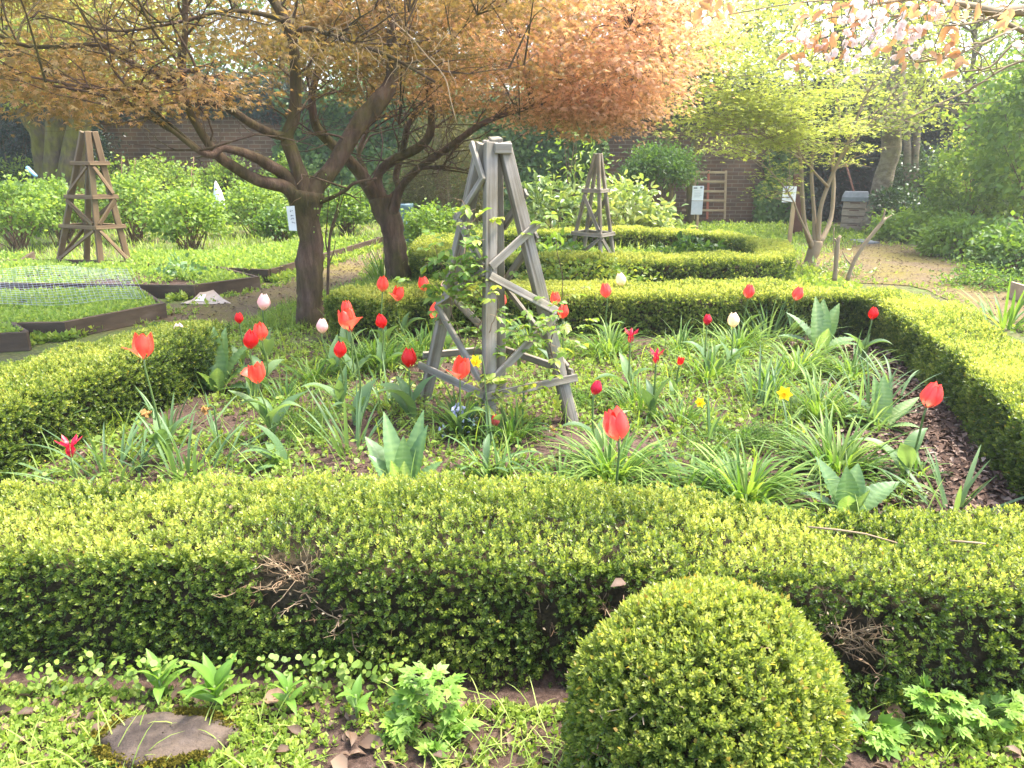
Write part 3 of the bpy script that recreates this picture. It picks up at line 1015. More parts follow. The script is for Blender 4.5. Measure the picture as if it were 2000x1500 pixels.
# ------------------------------------------------------------------ the obelisk in the tulip bed
def make_obelisk(name, label, feet, tops, wleg, mat, rails, braces, wb=.045, db=.02, zfoot=0., depth_top=None):
    """feet / tops in the order front, right, back, left"""
    c = np.mean(feet, 0)
    r = thing(name, label, 'garden obelisk', (c[0], c[1], zfoot), 'wooden obelisks in the garden')
    cen0, cen1 = np.mean(feet, 0), np.mean(tops, 0)
    e1, e2 = nrm(feet[1] - feet[0]), nrm(feet[3] - feet[0])
    for f, t in zip(feet, tops):
        bar('leg', r, f, t, wleg, wleg, e1 if True else e2, mat, .005)

    def lp(k, py):
        s = np.linspace(0, 1, 400)[:, None]
        P = feet[k] * (1 - s) + tops[k] * s
        return P[np.argmin(abs(proj(P)[1] - py))]

    def lz(k, z):
        s = (z - feet[k][2]) / (tops[k][2] - feet[k][2])
        return feet[k] * (1 - s) + tops[k] * s

    def member(nm, ka, pa, kb, pb, inner=False, exa=.0, exb=.0, w_=wb, layer=0):
        a = lp(ka, pa) if pa > 5 else lz(ka, pa)
        b = lp(kb, pb) if pb > 5 else lz(kb, pb)
        mid = (feet[ka] + feet[kb]) / 2
        out = nrm(np.r_[(mid - cen0)[:2], 0])
        off = out * (wleg / 2 + db / 2 + .003 + layer * (db + .002))
        d = nrm(b - a)
        return bar(nm, r, a + off - d * exa, b + off + d * exb, w_, db, out + [0, 0, .2], mat, .003)
    for q in rails:
        member('rail', *q)
    for q in braces:
        member('brace', *q)
    return r, lp, lz


FF = [G(955, 846), G(1117, 826), None, G(829, 782)]
FF[2] = FF[1] + FF[3] - FF[0]
ap = (FF[1] + FF[3]) / 2
e1, e2 = nrm(FF[1] - FF[0]), nrm(FF[3] - FF[0])
tt = []
for sa, sb in ((-1, -1), (1, -1), (1, 1), (-1, 1)):
    tt.append(ap + (e1 * sa + e2 * sb) * .037 + np.array([0, 0, 1.555]))
tt[2] = tt[2] + [0, 0, .03]
OB, lp, lz = make_obelisk('garden_obelisk', 'large weathered grey timber obelisk standing among the tulips', FF, tt, .068, M['wood'],
                          [(0, 768, 1, 738, 0, .045, .07), (0, 768, 3, 716, 0, .03, .07), (1, .30, 2, .30, 0, .05, .05), (3, .30, 2, .30, 0, .05, .05)],
                          [(0, 735, 1, 622, 0, .03, .03), (1, 596, 0, 541, 0, .06, .03), (0, 513, 1, 450, 0, .03, .07),
                           (0, 745, 3, 600, 0, .03, .03), (3, 588, 0, 532, 0, .03, .02), (0, 516, 3, 428, 0, .02, .04), (3, 424, 0, 350, 0, .03, .02), (0, 345, 3, 291, 0, .03, .04),
                           (1, .34, 2, .72, 0, .03, .03), (2, .76, 1, 1.05, 0, .03, .03), (3, .72, 2, .36, 0, .03, .03), (2, 1.1, 1, 1.28, 0, .02, .03)])
out = nrm(np.r_[((FF[0] + FF[1]) / 2 - ap)[:2], 0])
side = nrm(FF[1] - FF[0])
tp = (tt[0] + tt[1]) / 2 + out * .052 + [0, 0, -.028]
bar('cap_board', OB, tp - side * .046, tp + side * .052, .056, .028, out, M['wood'])
bar('cap_board', OB, tp - out * .14 - side * .03 + [0, 0, .02], tp - out * .14 + side * .06 + [0, 0, .02], .05, .02, out, M['wood'])

# climbing rose on it
rose = thing('climbing_rose', 'climbing rose with yellow-green leaves twining up the grey obelisk', 'climber', (FF[3][0] + .1, FF[3][1] - .1, 0))
rs, rl = MB(), MB()


def rose_spray(P, n, spread, t0):
    for k in range(n):
        c = P + rng.normal(0, 1, 3) * np.array([spread, spread, spread * .9])
        A = nrm(rng.normal(0, 1, 3) * [1, 1, .35])
        L = rng.uniform(.042, .066)
        for o, dd in ((0, 0), (.012, 1.1), (.012, -1.1), (.035, 1.2), (.035, -1.2)):
            c_, s_ = math.cos(dd), math.sin(dd)
            A2 = np.array([A[0] * c_ - A[1] * s_, A[0] * s_ + A[1] * c_, A[2] - .25])
            inst(rl, OVAL, (c + A * (.04 - o))[None], A2[None], np.array([[rng.normal(0, .4), rng.normal(0, .4), 1]]), L * (.75 if o else 1), L * .62 * (.75 if o else 1), t=np.clip(rng.normal(t0 - .14, .14), 0, 1))
        tube(rs, [c - A * .035, c + A * .04], .0012, 4, t=.7, cap=False)


def cane(pts, r0=.004):
    q = smooth_line(np.array(pts), len(pts) * 5)
    q = q + rng.normal(0, .003, q.shape)
    tube(rs, q, np.linspace(r0, r0 * .45, len(q)), 5, t=rng.uniform(.15, .6))


DY = 4.28


def rp(px, py, y=DY):
    return D(px, py, y)


b0 = FF[3] * .5 + FF[0] * .5
b0[2] = 0
cane([b0, rp(905, 690, 4.25), rp(880, 600, 4.2), rp(890, 520, 4.2), rp(915, 440, 4.25), rp(905, 395, 4.2), rp(890, 390, 4.1)])
cane([b0 + [.05, 0, 0], rp(930, 660, 4.2), rp(945, 590, 4.15), rp(900, 545, 4.15), rp(862, 520, 4.15), rp(850, 480, 4.1)])
cane([FF[1] + [-.05, .02, 0], rp(1095, 740, 4.1), rp(1075, 680, 4.05), rp(1090, 620, 4.05), rp(1100, 560, 4.1), rp(1085, 470, 4.15)])
cane([b0 + [.1, .1, 0], rp(990, 700, 4.2), rp(1050, 650, 4.1), rp(1100, 640, 4.05)])
cane([rp(950, 820, 3.95), rp(940, 790, 3.93), rp(990, 760, 3.92), rp(1060, 745, 3.96), rp(1090, 720, 4.0)], .0025)
cane([rp(955, 650, 3.98), rp(975, 590, 4.0), rp(955, 560, 4.0), rp(968, 545, 4.0)], .0025)
for px, py, y, n, sp, t0 in ((903, 392, 4.15, 4, .05, .85), (930, 408, 4.1, 5, .05, .85), (890, 430, 4.1, 3, .04, .6), (915, 465, 4.15, 8, .07, .45), (880, 490, 4.1, 9, .08, .45), (865, 520, 4.1, 9, .08, .5), (900, 530, 4.1, 10, .08, .5),
                             (890, 560, 4.1, 9, .07, .55), (850, 555, 4.1, 4, .05, .6), (930, 560, 4.1, 7, .06, .6), (960, 562, 3.95, 4, .04, .8), (890, 595, 4.15, 8, .07, .5), (930, 610, 4.25, 9, .09, .4), (940, 640, 4.3, 7, .09, .4), (905, 580, 4.1, 6, .06, .75),
                             (1085, 600, 4.05, 9, .07, .6), (1060, 630, 4.0, 9, .07, .55), (1020, 650, 4.0, 9, .07, .55), (1095, 640, 3.98, 10, .06, .7), (1105, 670, 3.98, 7, .05, .85), (1050, 655, 4.0, 5, .05, .85), (1075, 690, 4.0, 6, .06, .5),
                             (1000, 650, 4.05, 6, .06, .5), (985, 690, 4.1, 6, .07, .55), (975, 735, 3.92, 4, .04, .85), (1000, 745, 3.95, 6, .06, .8), (955, 750, 3.88, 4, .03, .8), (1040, 755, 3.95, 7, .06, .75), (1075, 435, 4.2, 4, .05, .6), (1060, 425, 4.25, 4, .05, .6), (1085, 470, 4.2, 3, .04, .6),
                             (940, 785, 3.9, 4, .04, .8), (1060, 770, 3.9, 5, .06, .8), (1010, 810, 3.9, 4, .06, .75)):
    rose_spray(rp(px, py, y), max(2, int(n * ((.9 if py < 480 else 1.6) if px < 960 else .8))), sp * 1.1, t0)
rs.build('canes', M['twig'], rose)
rl.build('leaves', M['rose'], rose)

# ------------------------------------------------------------------ tulips


def bloom(mb, P, axis, H, op=0., kind='cup', t=0., flare=(), mi=0):
    axis = nrm(axis)
    x = nrm(np.cross(axis, [0.3, .9, .1]))
    y = np.cross(axis, x)
    nu, nv = 10, 7
    rot = rng.uniform(0, 6.28)
    for k in range(6):
        a0 = rot + k * pi / 3
        inner = k % 2
        o = op + rng.normal(0, .05)
        fl_ = 1.0 if k in flare else 0.
        u = np.linspace(0, 1, nu)[:, None]
        v = np.linspace(-1, 1, nv)[None]
        R = H * (.385 if kind == 'cup' else .30)
        r = R * np.sin(np.clip(u * 2.9 + .08, 0, pi / 2)) ** .8 * (1 - (.95 - 1.25 * o) * np.clip((u - .42) / .58, 0, 1) ** 1.7 * .72) * (1 - .09 * inner)
        if kind == 'lily':
            r = R * (np.sin(np.clip(u * 2.2, 0, 1.57)) * (1 - .55 * np.exp(-((u - .62) / .2) ** 2)) + 1.5 * np.clip(u - .68, 0, 1) * (1 + o))
        r = r + fl_ * H * .75 * np.clip(u - .25, 0, 1) ** 1.4
        wid = (1.0 if kind == 'cup' else .62) * np.sin(np.clip(.18 + u * 1.5, 0, pi / 2)) * np.sqrt(np.clip(1 - np.clip((u - .45) / .56, 0, 1) ** (3.2 if kind == 'cup' else 1.3), 0, 1))
        zz = H * u * (1 - .45 * fl_ * u) * (1 - .06 * inner) - .06 * H * np.abs(v) ** 2 * u
        an = a0 + v * wid * .84
        rr = r * (1 - .10 * (1 - np.abs(v)) * 0) + .02 * H * np.cos(v * pi) * u
        zz = zz + 0 * v
        V = P + rr[..., None] * (np.cos(an)[..., None] * x + np.sin(an)[..., None] * y) + zz[..., None] * axis
        V = V + rng.normal(0, .004 * H, V.shape)
        T = u ** .8 + .25 * np.abs(v) ** 2 - .14 + t + rng.normal(0, .09) + rng.normal(0, .09, (1, nv)) * u
        i, j = np.meshgrid(np.arange(nu - 1), np.arange(nv - 1), indexing='ij')
        q = i * nv + j
        mb.add(V.reshape(-1, 3), [np.stack([q, q + 1, q + nv + 1, q + nv], -1).reshape(-1, 4)], np.clip(T, 0, 1).ravel(), mi)


KIND = {'o': 't_orange', 'r': 't_red', 'p': 't_pink', 'c': 't_cream', 'k': 't_coral', 'm': 't_crimson'}


def tulip(px, py, h, kind, label, op=.1, form='cup', flare=(), lean=(0, 0), leaves=3, leafL=.30, zlo=.34, zhi=.60, y=None):
    dep = .112 * FPX / h
    top = K(px, py + h * .5, dep)
    if y is not None:
        top = D(px, py + h * .5, y)
    elif top[2] < zlo or top[2] > zhi:
        top = G(px, py + h * .5, np.clip(top[2], zlo, zhi))
    dep = (top[1] * ct - (top[2] - CH) * st)
    Hh = h * dep / FPX * 1.12
    base = np.array([top[0] + lean[0] + rng.normal(0, .015), top[1] + .02 + rng.normal(0, .02), 0])
    r = thing('tulip', label, 'tulip', base, 'tulips in the hedged bed')
    ax = nrm(np.array([rng.normal(0, .16) - lean[0] * .6, rng.normal(-.03, .08), 1]))
    sm = MB()
    mid = (base + top) / 2 + [rng.normal(0, .012), rng.normal(0, .01), 0]
    q = smooth_line([base, mid, top - ax * .03, top + ax * .005], 12)
    tube(sm, q, np.linspace(.006, .0046, 12) * (1 if h > 30 else 1.15), 7, t=rng.uniform(.2, .7))
    sm.build('stem', M['stem'], r)
    a = rng.uniform(0, 6.28)
    for k in range(leaves):
        lm = MB()
        L = leafL * rng.uniform(.7, 1.1) * (1 - .12 * k)
        straps(lm, [base + [0, 0, .01 + .035 * k]], a + k * 2.3 + rng.normal(0, .3), rng.uniform(1.0, 1.35), L, L * rng.uniform(.22, .30), rng.uniform(.2, 1.7), 10, .5, t=np.clip(rng.normal(.55, .14), 0, 1), power=2.4, waist=.45, belly=.35, twist=rng.uniform(-.5, .5), ripple=.12, rfreq=1.5)
        lm.build('leaf', M['glauc'], r)
    bm_ = MB()
    bloom(bm_, top, ax, Hh, op, form, 0, flare)
    bm_.build('bloom', M[KIND[kind]], r)
    return r


TUL = [
    (281, 678, 46, 'o', 'big open orange-red tulip in front of the left hedge, largest on the left side', dict(op=.55, flare=(1,), leaves=4, leafL=.34)),
    (352, 648, 29, 'p', 'pale pink closed tulip against the end of the left hedge', dict(op=0)),
    (514, 591, 30, 'p', 'pale pink tulip with the earth path behind it, left of the near maple', dict(op=0)),
    (468, 622, 20, 'r', 'smallest closed red tulip, in front of the bare earth path', dict(op=0, leaves=2)),
    (489, 664, 35, 'r', 'plump deep red tulip touching an orange-red one beside the upright crinkled plant', dict(op=.05)),
    (512, 649, 33, 'o', 'orange-red tulip just behind the plump deep red one', dict(op=.25)),
    (504, 729, 40, 'o', 'open orange-red tulip with one petal flung out, below the plump deep red one', dict(op=.5, flare=(2,), leaves=5, leafL=.40)),
    (629, 638, 27, 'p', 'pale pink tulip in front of the foot of the near maple trunk', dict(op=0, lean=(.05, 0))),
    (679, 602, 26, 'o', 'upper orange-red tulip of the tight trio right of the near trunk', dict(op=.2)),
    (684, 626, 40, 'o', 'wide open orange-red tulip in the middle of the tight trio right of the near trunk', dict(op=.45, flare=(4,))),
    (685, 640, 24, 'm', 'crimson pointed tulip peeping out under the wide open orange-red one', dict(op=.8, form='lily', leaves=2)),
    (663, 684, 30, 'r', 'closed red tulip directly below the tight trio of tulips', dict(op=0)),
    (748, 628, 27, 'r', 'closed red tulip against the dark left end of the back hedge', dict(op=0)),
    (747, 556, 28, 'o', 'orange-red tulip standing above the left end of the back hedge', dict(op=.15)),
    (775, 575, 27, 'o', 'open orange-red tulip with a spread petal above the left end of the back hedge', dict(op=.4, flare=(3,))),
    (829, 556, 26, 'o', 'orange-red tulip left of the rose leaves on the obelisk', dict(op=.2)),
    (871, 564, 26, 'p', 'pinkish tulip half hidden behind the rose leaves left of the obelisk', dict(op=.1, y=5.6)),
    (848, 610, 32, 'o', 'orange-red tulip close to the left leg of the grey obelisk', dict(op=.2)),
    (799, 700, 36, 'r', 'closed red tulip left of the foot of the grey obelisk', dict(op=.05, leaves=4, leafL=.36)),
    (899, 721, 41, 'o', 'open orange-red tulip overlapping the front left side of the grey obelisk', dict(op=.4, flare=(0,), leaves=3)),
    (140, 876, 40, 'm', 'crimson pointed tulip behind the left end of the foreground hedge', dict(op=.7, form='lily')),
    (1208, 830, 60, 'k', 'large coral tulip nearest the camera, above the strappy clump right of centre', dict(op=.35, leaves=2, flare=(), zhi=.56)),
    (1810, 772, 48, 'k', 'coral tulip alone on the bark mulch in front of the right hedge', dict(op=.1, leaves=3, leafL=.36)),
    (1185, 568, 27, 'k', 'salmon tulip before the back hedge, next to the tall cream one', dict(op=.1)),
    (1215, 547, 25, 'c', 'tallest cream tulip, rising above the top of the back hedge', dict(op=0)),
    (1461, 570, 26, 'k', 'coral tulip above the back hedge, left of the leafy yellow-flowered corner', dict(op=.0)),
    (1553, 574, 26, 'k', 'coral tulip above the back hedge, beside the small daffodil', dict(op=.0)),
    (1432, 626, 28, 'c', 'creamy white tulip low before the right half of the back hedge', dict(op=0)),
    (1381, 625, 20, 'm', 'small dark crimson tulip to the left of the creamy white one', dict(op=0, leaves=2)),
    (1231, 658, 27, 'm', 'crimson pointed tulip beside the strappy clump right of the obelisk', dict(op=.5, form='lily')),
    (1281, 698, 28, 'm', 'magenta-crimson pointed tulip between the other crimson one and the little scarlet one', dict(op=.4, form='lily')),
    (1327, 706, 15, 'r', 'little open scarlet tulip low among the weeds right of the obelisk', dict(op=.6, leaves=3, leafL=.2, zlo=.24)),
    (1161, 758, 27, 'm', 'dark crimson closed tulip just right of the front right obelisk leg', dict(op=0, leaves=2)),
    (1703, 613, 23, 'r', 'red tulip against the inner face of the right hedge', dict(op=0)),
    (1086, 584, 24, 'o', 'orange-red tulip showing behind the right leg of the obelisk, the higher one', dict(op=.2, y=5.7)),
    (1099, 610, 26, 'o', 'orange-red tulip behind the rose leaves on the right leg of the obelisk', dict(op=.2, y=5.0)),
    (977, 588, 24, 'o', 'orange-red tulip glimpsed between the front and back legs of the obelisk', dict(op=.1, y=5.7)),
    (967, 822, 22, 'k', 'dull pink tulip bud low beside the front foot of the obelisk', dict(op=0, leaves=2, leafL=.2, zlo=.08, zhi=.2)),
]
for px, py, h, k, lab, kw in TUL:
    tulip(px, py, h, k, lab, **kw)

# ------------------------------------------------------------------ daffodils


def daffodil(px, py, h, label, spent=False, bend=.5, zlo=.26, zhi=.45, y=None, leaves=4):
    dep = .085 * FPX / max(h, 12)
    top = K(px, py, dep)
    if y is not None:
        top = D(px, py, y)
    elif top[2] < zlo or top[2] > zhi:
        top = G(px, py, np.clip(top[2], zlo, zhi))
    dep = top[1] * ct - (top[2] - CH) * st
    Hh = h * dep / FPX
    sgn = rng.choice([-1, 1])
    base = np.array([top[0] - sgn * .07 * bend * 2, top[1] + .03, 0])
    r = thing('daffodil', label, 'daffodil', base, 'spent daffodils in the bed' if spent else 'daffodils in the bed')
    sm = MB()
    neck = top + np.array([-sgn * .03, .01, .02])
    tube(sm, smooth_line([base, (base + neck) / 2 + [0, 0, .03], neck, top], 12), .0035, 6, t=.5)
    sm.build('stem', M['stem'] if not spent else M['glauc'], r)
    bm_ = MB()
    ax = nrm(np.array([sgn * .5, -.75, -.05]))
    x = nrm(np.cross(ax, [0, 0, 1.]))
    yv = np.cross(ax, x)
    if spent:
        tube(bm_, [top - ax * Hh * .3, top, top + ax * Hh * .5, top + ax * Hh * .7], np.array([.3, .42, .3, .05]) * Hh * .5, 7, t=.5, wob=.8)
        inst(bm_, KITE, np.repeat(top[None], 5, 0), nrm(ax + runit(5) * .7), runit(5), Hh * .7, t=rng.uniform(0, 1, 5))
        bm_.build('bloom', M['spent'], r)
    else:
        for k in range(6):
            a = k * pi / 3
            A = nrm(np.cos(a) * x + np.sin(a) * yv + ax * .15)
            inst(bm_, OVAL, top[None], A[None], ax[None], Hh * .55, Hh * .36, Hh * .3, t=.4)
        tr = np.linspace(0, 1, 5)
        tube(bm_, top + ax * (tr * Hh * .38)[:, None], (np.array([.1, .12, .13, .15, .2])) * Hh, 12, t=.95, cap=False)
        bm_.build('bloom', M['yellow'], r)
    lm = MB()
    n = leaves
    straps(lm, base[None] + np.c_[rng.normal(0, .012, (n, 2)), np.zeros(n)], rng.uniform(0, 6.28, n), rng.uniform(1.1, 1.45, n), rng.uniform(.22, .38, n), .011, rng.uniform(.1, 1.0, n), 8, .2, t=np.clip(rng.normal(.5, .15, n), 0, 1), power=5, waist=.9)
    lm.build('leaves', M['glauc'], r)


daffodil(1533, 768, 30, 'brightest yellow daffodil, nodding over the strappy clumps on the right')
daffodil(1368, 786, 21, 'small yellow daffodil low among feathery leaves, left of the brightest one')
daffodil(1387, 593, 17, 'yellow daffodil against the back hedge above the creamy white tulip')
daffodil(1573, 575, 15, 'tiny yellow daffodil beside the right-hand coral tulip at the back hedge', zhi=.5)
daffodil(930, 705, 26, 'ragged yellow daffodil hanging in front of the lower left brace of the obelisk', y=3.7, zhi=.6)
daffodil(1270, 591, 15, 'spent buff daffodil before the back hedge, the left of a pair', True, bend=.1)
daffodil(1292, 586, 14, 'spent orange daffodil before the back hedge, the right of a pair', True, bend=.1)
daffodil(289, 806, 22, 'spent brown daffodil on a bleached stem left of the bed', True, bend=.05)
daffodil(404, 799, 20, 'spent tan daffodil on a bent stem, right of the bleached-stem one', True, bend=.2)
daffodil(1076, 836, 17, 'withered daffodil fallen near the right foot of the obelisk', True, zlo=.05, zhi=.12, bend=1)

# ------------------------------------------------------------------ strappy clumps


def clump(px, py, n, L, label, t=.6, wid=.013, sp=.06, mat='strap', spread=(.35, 1.4), bend=(.6, 1.9), group='strappy green clumps in the bed', z=0):
    p = G(px, py, z)
    r = thing('strap_leaved_clump', label, 'plant', (p[0], p[1], z), group)
    mb = MB()
    n, L = int(n * 1.12), L * 1.05
    q = rng.normal(0, sp, (n, 2))
    az = np.arctan2(q[:, 1], q[:, 0]) + rng.normal(0, .5, n)
    rad = np.linalg.norm(q, axis=1) / sp
    el = np.clip(spread[1] - rad * .38 + rng.normal(0, .12, n), spread[0], 1.5)
    straps(mb, np.c_[q + p[:2], np.full(n, z)], az, el, L * rng.uniform(.55, 1.1, n), wid * rng.uniform(.7, 1.25, n), rng.uniform(*bend, n), 8, .3, t=np.clip(rng.normal(t, .17, n), 0, 1), power=3.5, waist=.8)
    mb.build('leaves', M[mat], r)


clump(1195, 945, 150, .36, 'bright strappy clump under the large coral tulip, behind the foreground hedge', .66, .014, .06)
clump(1452, 985, 190, .36, 'dense fountain of strappy leaves behind the foreground hedge, right of the coral tulip clump', .64, .013, .06)
clump(1632, 925, 170, .36, 'strappy clump behind the crinkled plant on the right, in front of the brightest daffodil', .62, .013, .07)
clump(1600, 815, 130, .34, 'strappy clump under the brightest yellow daffodil', .64, .013, .07)
clump(1560, 730, 130, .34, 'strappy clump in the middle of the right half of the bed', .66, .013, .08)
clump(1440, 690, 120, .36, 'strappy clump under the creamy white tulip', .62, .013, .08)
clump(1190, 690, 130, .34, 'strappy clump right of the obelisk before the back hedge', .58, .013, .09)
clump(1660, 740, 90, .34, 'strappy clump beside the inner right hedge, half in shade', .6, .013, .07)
clump(1330, 690, 70, .30, 'thin strappy clump beside the little scarlet tulip', .58, .012, .07)
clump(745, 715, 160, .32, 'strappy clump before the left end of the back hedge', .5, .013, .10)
clump(820, 690, 90, .32, 'strappy clump left of the obelisk behind the red tulip', .5, .013, .07)
clump(615, 745, 70, .28, 'thin strappy clump below the near trunk', .48, .012, .08)
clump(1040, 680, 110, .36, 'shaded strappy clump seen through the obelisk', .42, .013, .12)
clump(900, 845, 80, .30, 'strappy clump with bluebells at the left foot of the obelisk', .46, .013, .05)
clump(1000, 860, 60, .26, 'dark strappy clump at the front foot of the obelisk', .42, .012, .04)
clump(1100, 960, 40, .28, 'sparse strappy clump left of the large coral tulip', .48, .012, .05)
clump(1790, 930, 34, .16, 'small tuft of grassy leaves on the bark mulch', .5, .01, .03)
clump(1340, 965, 60, .32, 'loose strappy leaves between the two nearest clumps', .55, .012, .07)
clump(1270, 640, 60, .36, 'upright strappy clump against the back hedge under the spent pair of daffodils', .5, .013, .08, 'glauc', (.8, 1.5), (.2, .9))
clump(1500, 665, 70, .38, 'upright blue-green clump against the back hedge between the two coral tulips', .5, .013, .10, 'glauc', (.8, 1.5), (.2, .9))
clump(215, 930, 26, .34, 'sparse blue-green strappy leaves behind the left end of the foreground hedge', .5, .016, .09, 'glauc', (.6, 1.45), (.2, 1.2))
clump(370, 930, 30, .34, 'blue-green strappy leaves below the spent daffodils', .5, .015, .10, 'glauc', (.7, 1.45), (.2, 1.0))
clump(690, 880, 22, .36, 'tall blue-green blades left of the nearest crinkled plant', .5, .016, .06, 'glauc', (.9, 1.5), (.1, .7))
clump(330, 855, 24, .30, 'blue-green blades around the largest left tulip', .5, .015, .07, 'glauc', (.7, 1.45), (.2, 1.0))
clump(1690, 830, 26, .42, 'tall thin blue-green blades by the right crinkled plant', .5, .013, .06, 'glauc', (.9, 1.5), (.1, .8))
clump(1745, 785, 9, .40, 'few arching blue-green blades leaning off the inner right hedge', .6, .014, .03, 'glauc', (1.0, 1.5), (.5, 1.6))
clump(1860, 1000, 14, .34, 'wide blue-green blades on the bark mulch beside the foreground hedge', .55, .02, .05, 'glauc', (.5, 1.3), (.0, .8))
clump(1480, 800, 18, .40, 'tall blue-green blades left of the brightest daffodil', .5, .013, .06, 'glauc', (1.0, 1.5), (.1, .7))
clump(60, 880, 26, .34, 'strappy leaves at the far left behind the foreground hedge', .5, .016, .08, 'glauc', (.5, 1.4), (.3, 1.2))
clump(950, 920, 9, .34, 'broad blue-green blades in front of the obelisk', .5, .034, .02, 'glauc', (.7, 1.4), (.4, 1.5))
clump(560, 905, 6, .26, 'low broad blue-green leaves below the open orange-red tulip', .45, .05, .03, 'glauc', (.3, 1.2), (.4, 1.2))
clump(1960, 640, 26, .55, 'iris-like blades behind the right hedge, at the right edge', .6, .026, .08, 'strap', (.3, 1.3), (.0, .8))
clump(748, 548, 46, .42, 'bright iris-like blades at the foot of the far maple', .6, .02, .08, 'strap', (1.0, 1.5), (.1, .4))

clump(690, 720, 90, .30, 'dark strappy leaves between the trio of tulips and the back hedge', .42, .012, .10)
clump(560, 790, 50, .26, 'thin dark strappy leaves behind the open orange-red tulip', .42, .011, .09)
clump(760, 800, 40, .32, 'slender dark strappy leaves below the closed red tulip left of the obelisk', .45, .012, .06, 'glauc', (.7, 1.5), (.2, 1.0))
clump(1250, 800, 60, .28, 'thin strappy leaves around the dark crimson tulip', .5, .011, .09)
clump(1390, 740, 90, .32, 'strappy clump behind the two small daffodils', .6, .012, .09)
clump(1500, 770, 90, .34, 'strappy clump at the centre of the right half, in front of the creamy tulip', .6, .013, .08)
clump(1330, 830, 50, .26, 'thin strappy tuft between the coral tulip and the feathery plant', .5, .011, .07)
clump(980, 940, 40, .26, 'thin strappy tuft before the front foot of the obelisk', .48, .011, .06)
# bluebells
p = G(885, 850)
bb = thing('bluebell', 'pale blue bluebell flower head beneath the open tulip by the obelisk', 'flower', (p[0], p[1], 0))
sm, fm = MB(), MB()
for k in range(6):
    top = D(885 + rng.normal(0, 13), 790 + rng.normal(0, 22), p[1] - .03)
    b = p + np.r_[rng.normal(0, .03, 2), 0]
    tube(sm, smooth_line([b, (b + top) / 2, top], 7), .004, 5, t=.3)
    for q in range(6):
        c = top + [rng.normal(0, .02), rng.normal(0, .02), -rng.uniform(0, .08)]
        a = nrm(np.array([rng.normal(0, .5), rng.normal(0, .5), -1]))
        tube(fm, [c, c + a * .010, c + a * .020], [.003, .006, .010], 6, t=rng.uniform(0, 1), cap=False)
sm.build('stem', M['stem'], bb)
fm.build('bells', M['bluebell'], bb)

# ------------------------------------------------------------------ big crinkled rosettes


def rosette(px, py, label, spec, t=.5):
    p = G(px, py)
    r = thing('crinkled_leaf_plant', label, 'plant', (p[0], p[1], 0), 'crinkled leaf rosettes in the bed')
    for az, el, L, wd_, bd, tt_ in spec:
        lm = MB()
        a = math.radians(az)
        straps(lm, [p + np.array([math.cos(a) * .02, math.sin(a) * .02, .005])], a, math.radians(el), L, wd_, bd, 30, .30, t=tt_, power=3.4, ripple=.09, rfreq=11, rib=.2, waist=.45, belly=.25, vein=.08)
        lm.build('leaf', M['teasel'], r)


rosette(790, 985, 'big crinkled-leaf rosette rising behind the middle of the foreground hedge',
        [(118, 66, .42, .08, .25, .45), (66, 70, .42, .08, .2, .48), (92, 82, .30, .08, .1, .62), (135, 52, .36, .10, .4, .4), (45, 74, .36, .09, .2, .42), (-110, 76, .26, .07, .15, .7), (-75, 80, .24, .06, .1, .75), (150, 60, .26, .09, .5, .35), (185, 40, .30, .10, .9, .42), (-5, 28, .26, .10, .7, .40), (30, 55, .24, .09, .5, .38), (215, 30, .2, .08, .6, .45)])
rosette(425, 765, 'tall upright crinkled-leaf plant between the left hedge and the deep red tulip',
        [(100, 80, .42, .11, .15, .66), (75, 75, .42, .11, .2, .6), (130, 66, .40, .11, .35, .42), (40, 60, .40, .11, .45, .4), (170, 50, .36, .12, .8, .36), (10, 48, .36, .12, .8, .38), (-60, 70, .22, .08, .4, .6), (-120, 65, .22, .08, .5, .5), (200, 25, .28, .10, .6, .36), (-20, 22, .28, .10, .6, .36)])
rosette(1600, 690, 'bright upright crinkled-leaf plant in the back right corner by the hedge',
        [(105, 78, .44, .12, .1, .72), (75, 78, .42, .12, .15, .68), (40, 68, .42, .12, .3, .62), (140, 60, .40, .11, .6, .42), (170, 40, .34, .12, .8, .4), (5, 35, .36, .12, .9, .5), (-40, 40, .30, .10, .8, .48), (-90, 72, .24, .09, .2, .7)])
rosette(1655, 1015, 'crinkled-leaf rosette behind the foreground hedge on the right',
        [(125, 62, .28, .09, .35, .36), (95, 80, .22, .085, .1, .55), (60, 62, .24, .085, .2, .55), (20, 40, .28, .10, .5, .42), (-60, 72, .18, .08, .1, .62), (170, 45, .22, .08, .7, .4), (-120, 70, .16, .07, .2, .6)])
rosette(1722, 838, 'light green crinkled-leaf plant at the edge of the bark mulch',
        [(110, 74, .30, .085, .1, .6), (80, 76, .30, .085, .1, .66), (150, 55, .28, .09, .5, .4), (20, 42, .28, .08, .3, .72), (190, 35, .24, .09, .6, .4), (-40, 30, .18, .07, .6, .6)])
rosette(30, 850, 'grey-green broad leaves at the far left behind the foreground hedge', [(60, 55, .30, .09, .3, .45), (110, 60, .28, .08, .4, .45), (20, 40, .26, .09, .6, .4), (160, 40, .26, .09, .6, .4)])

# ------------------------------------------------------------------ feathery plants


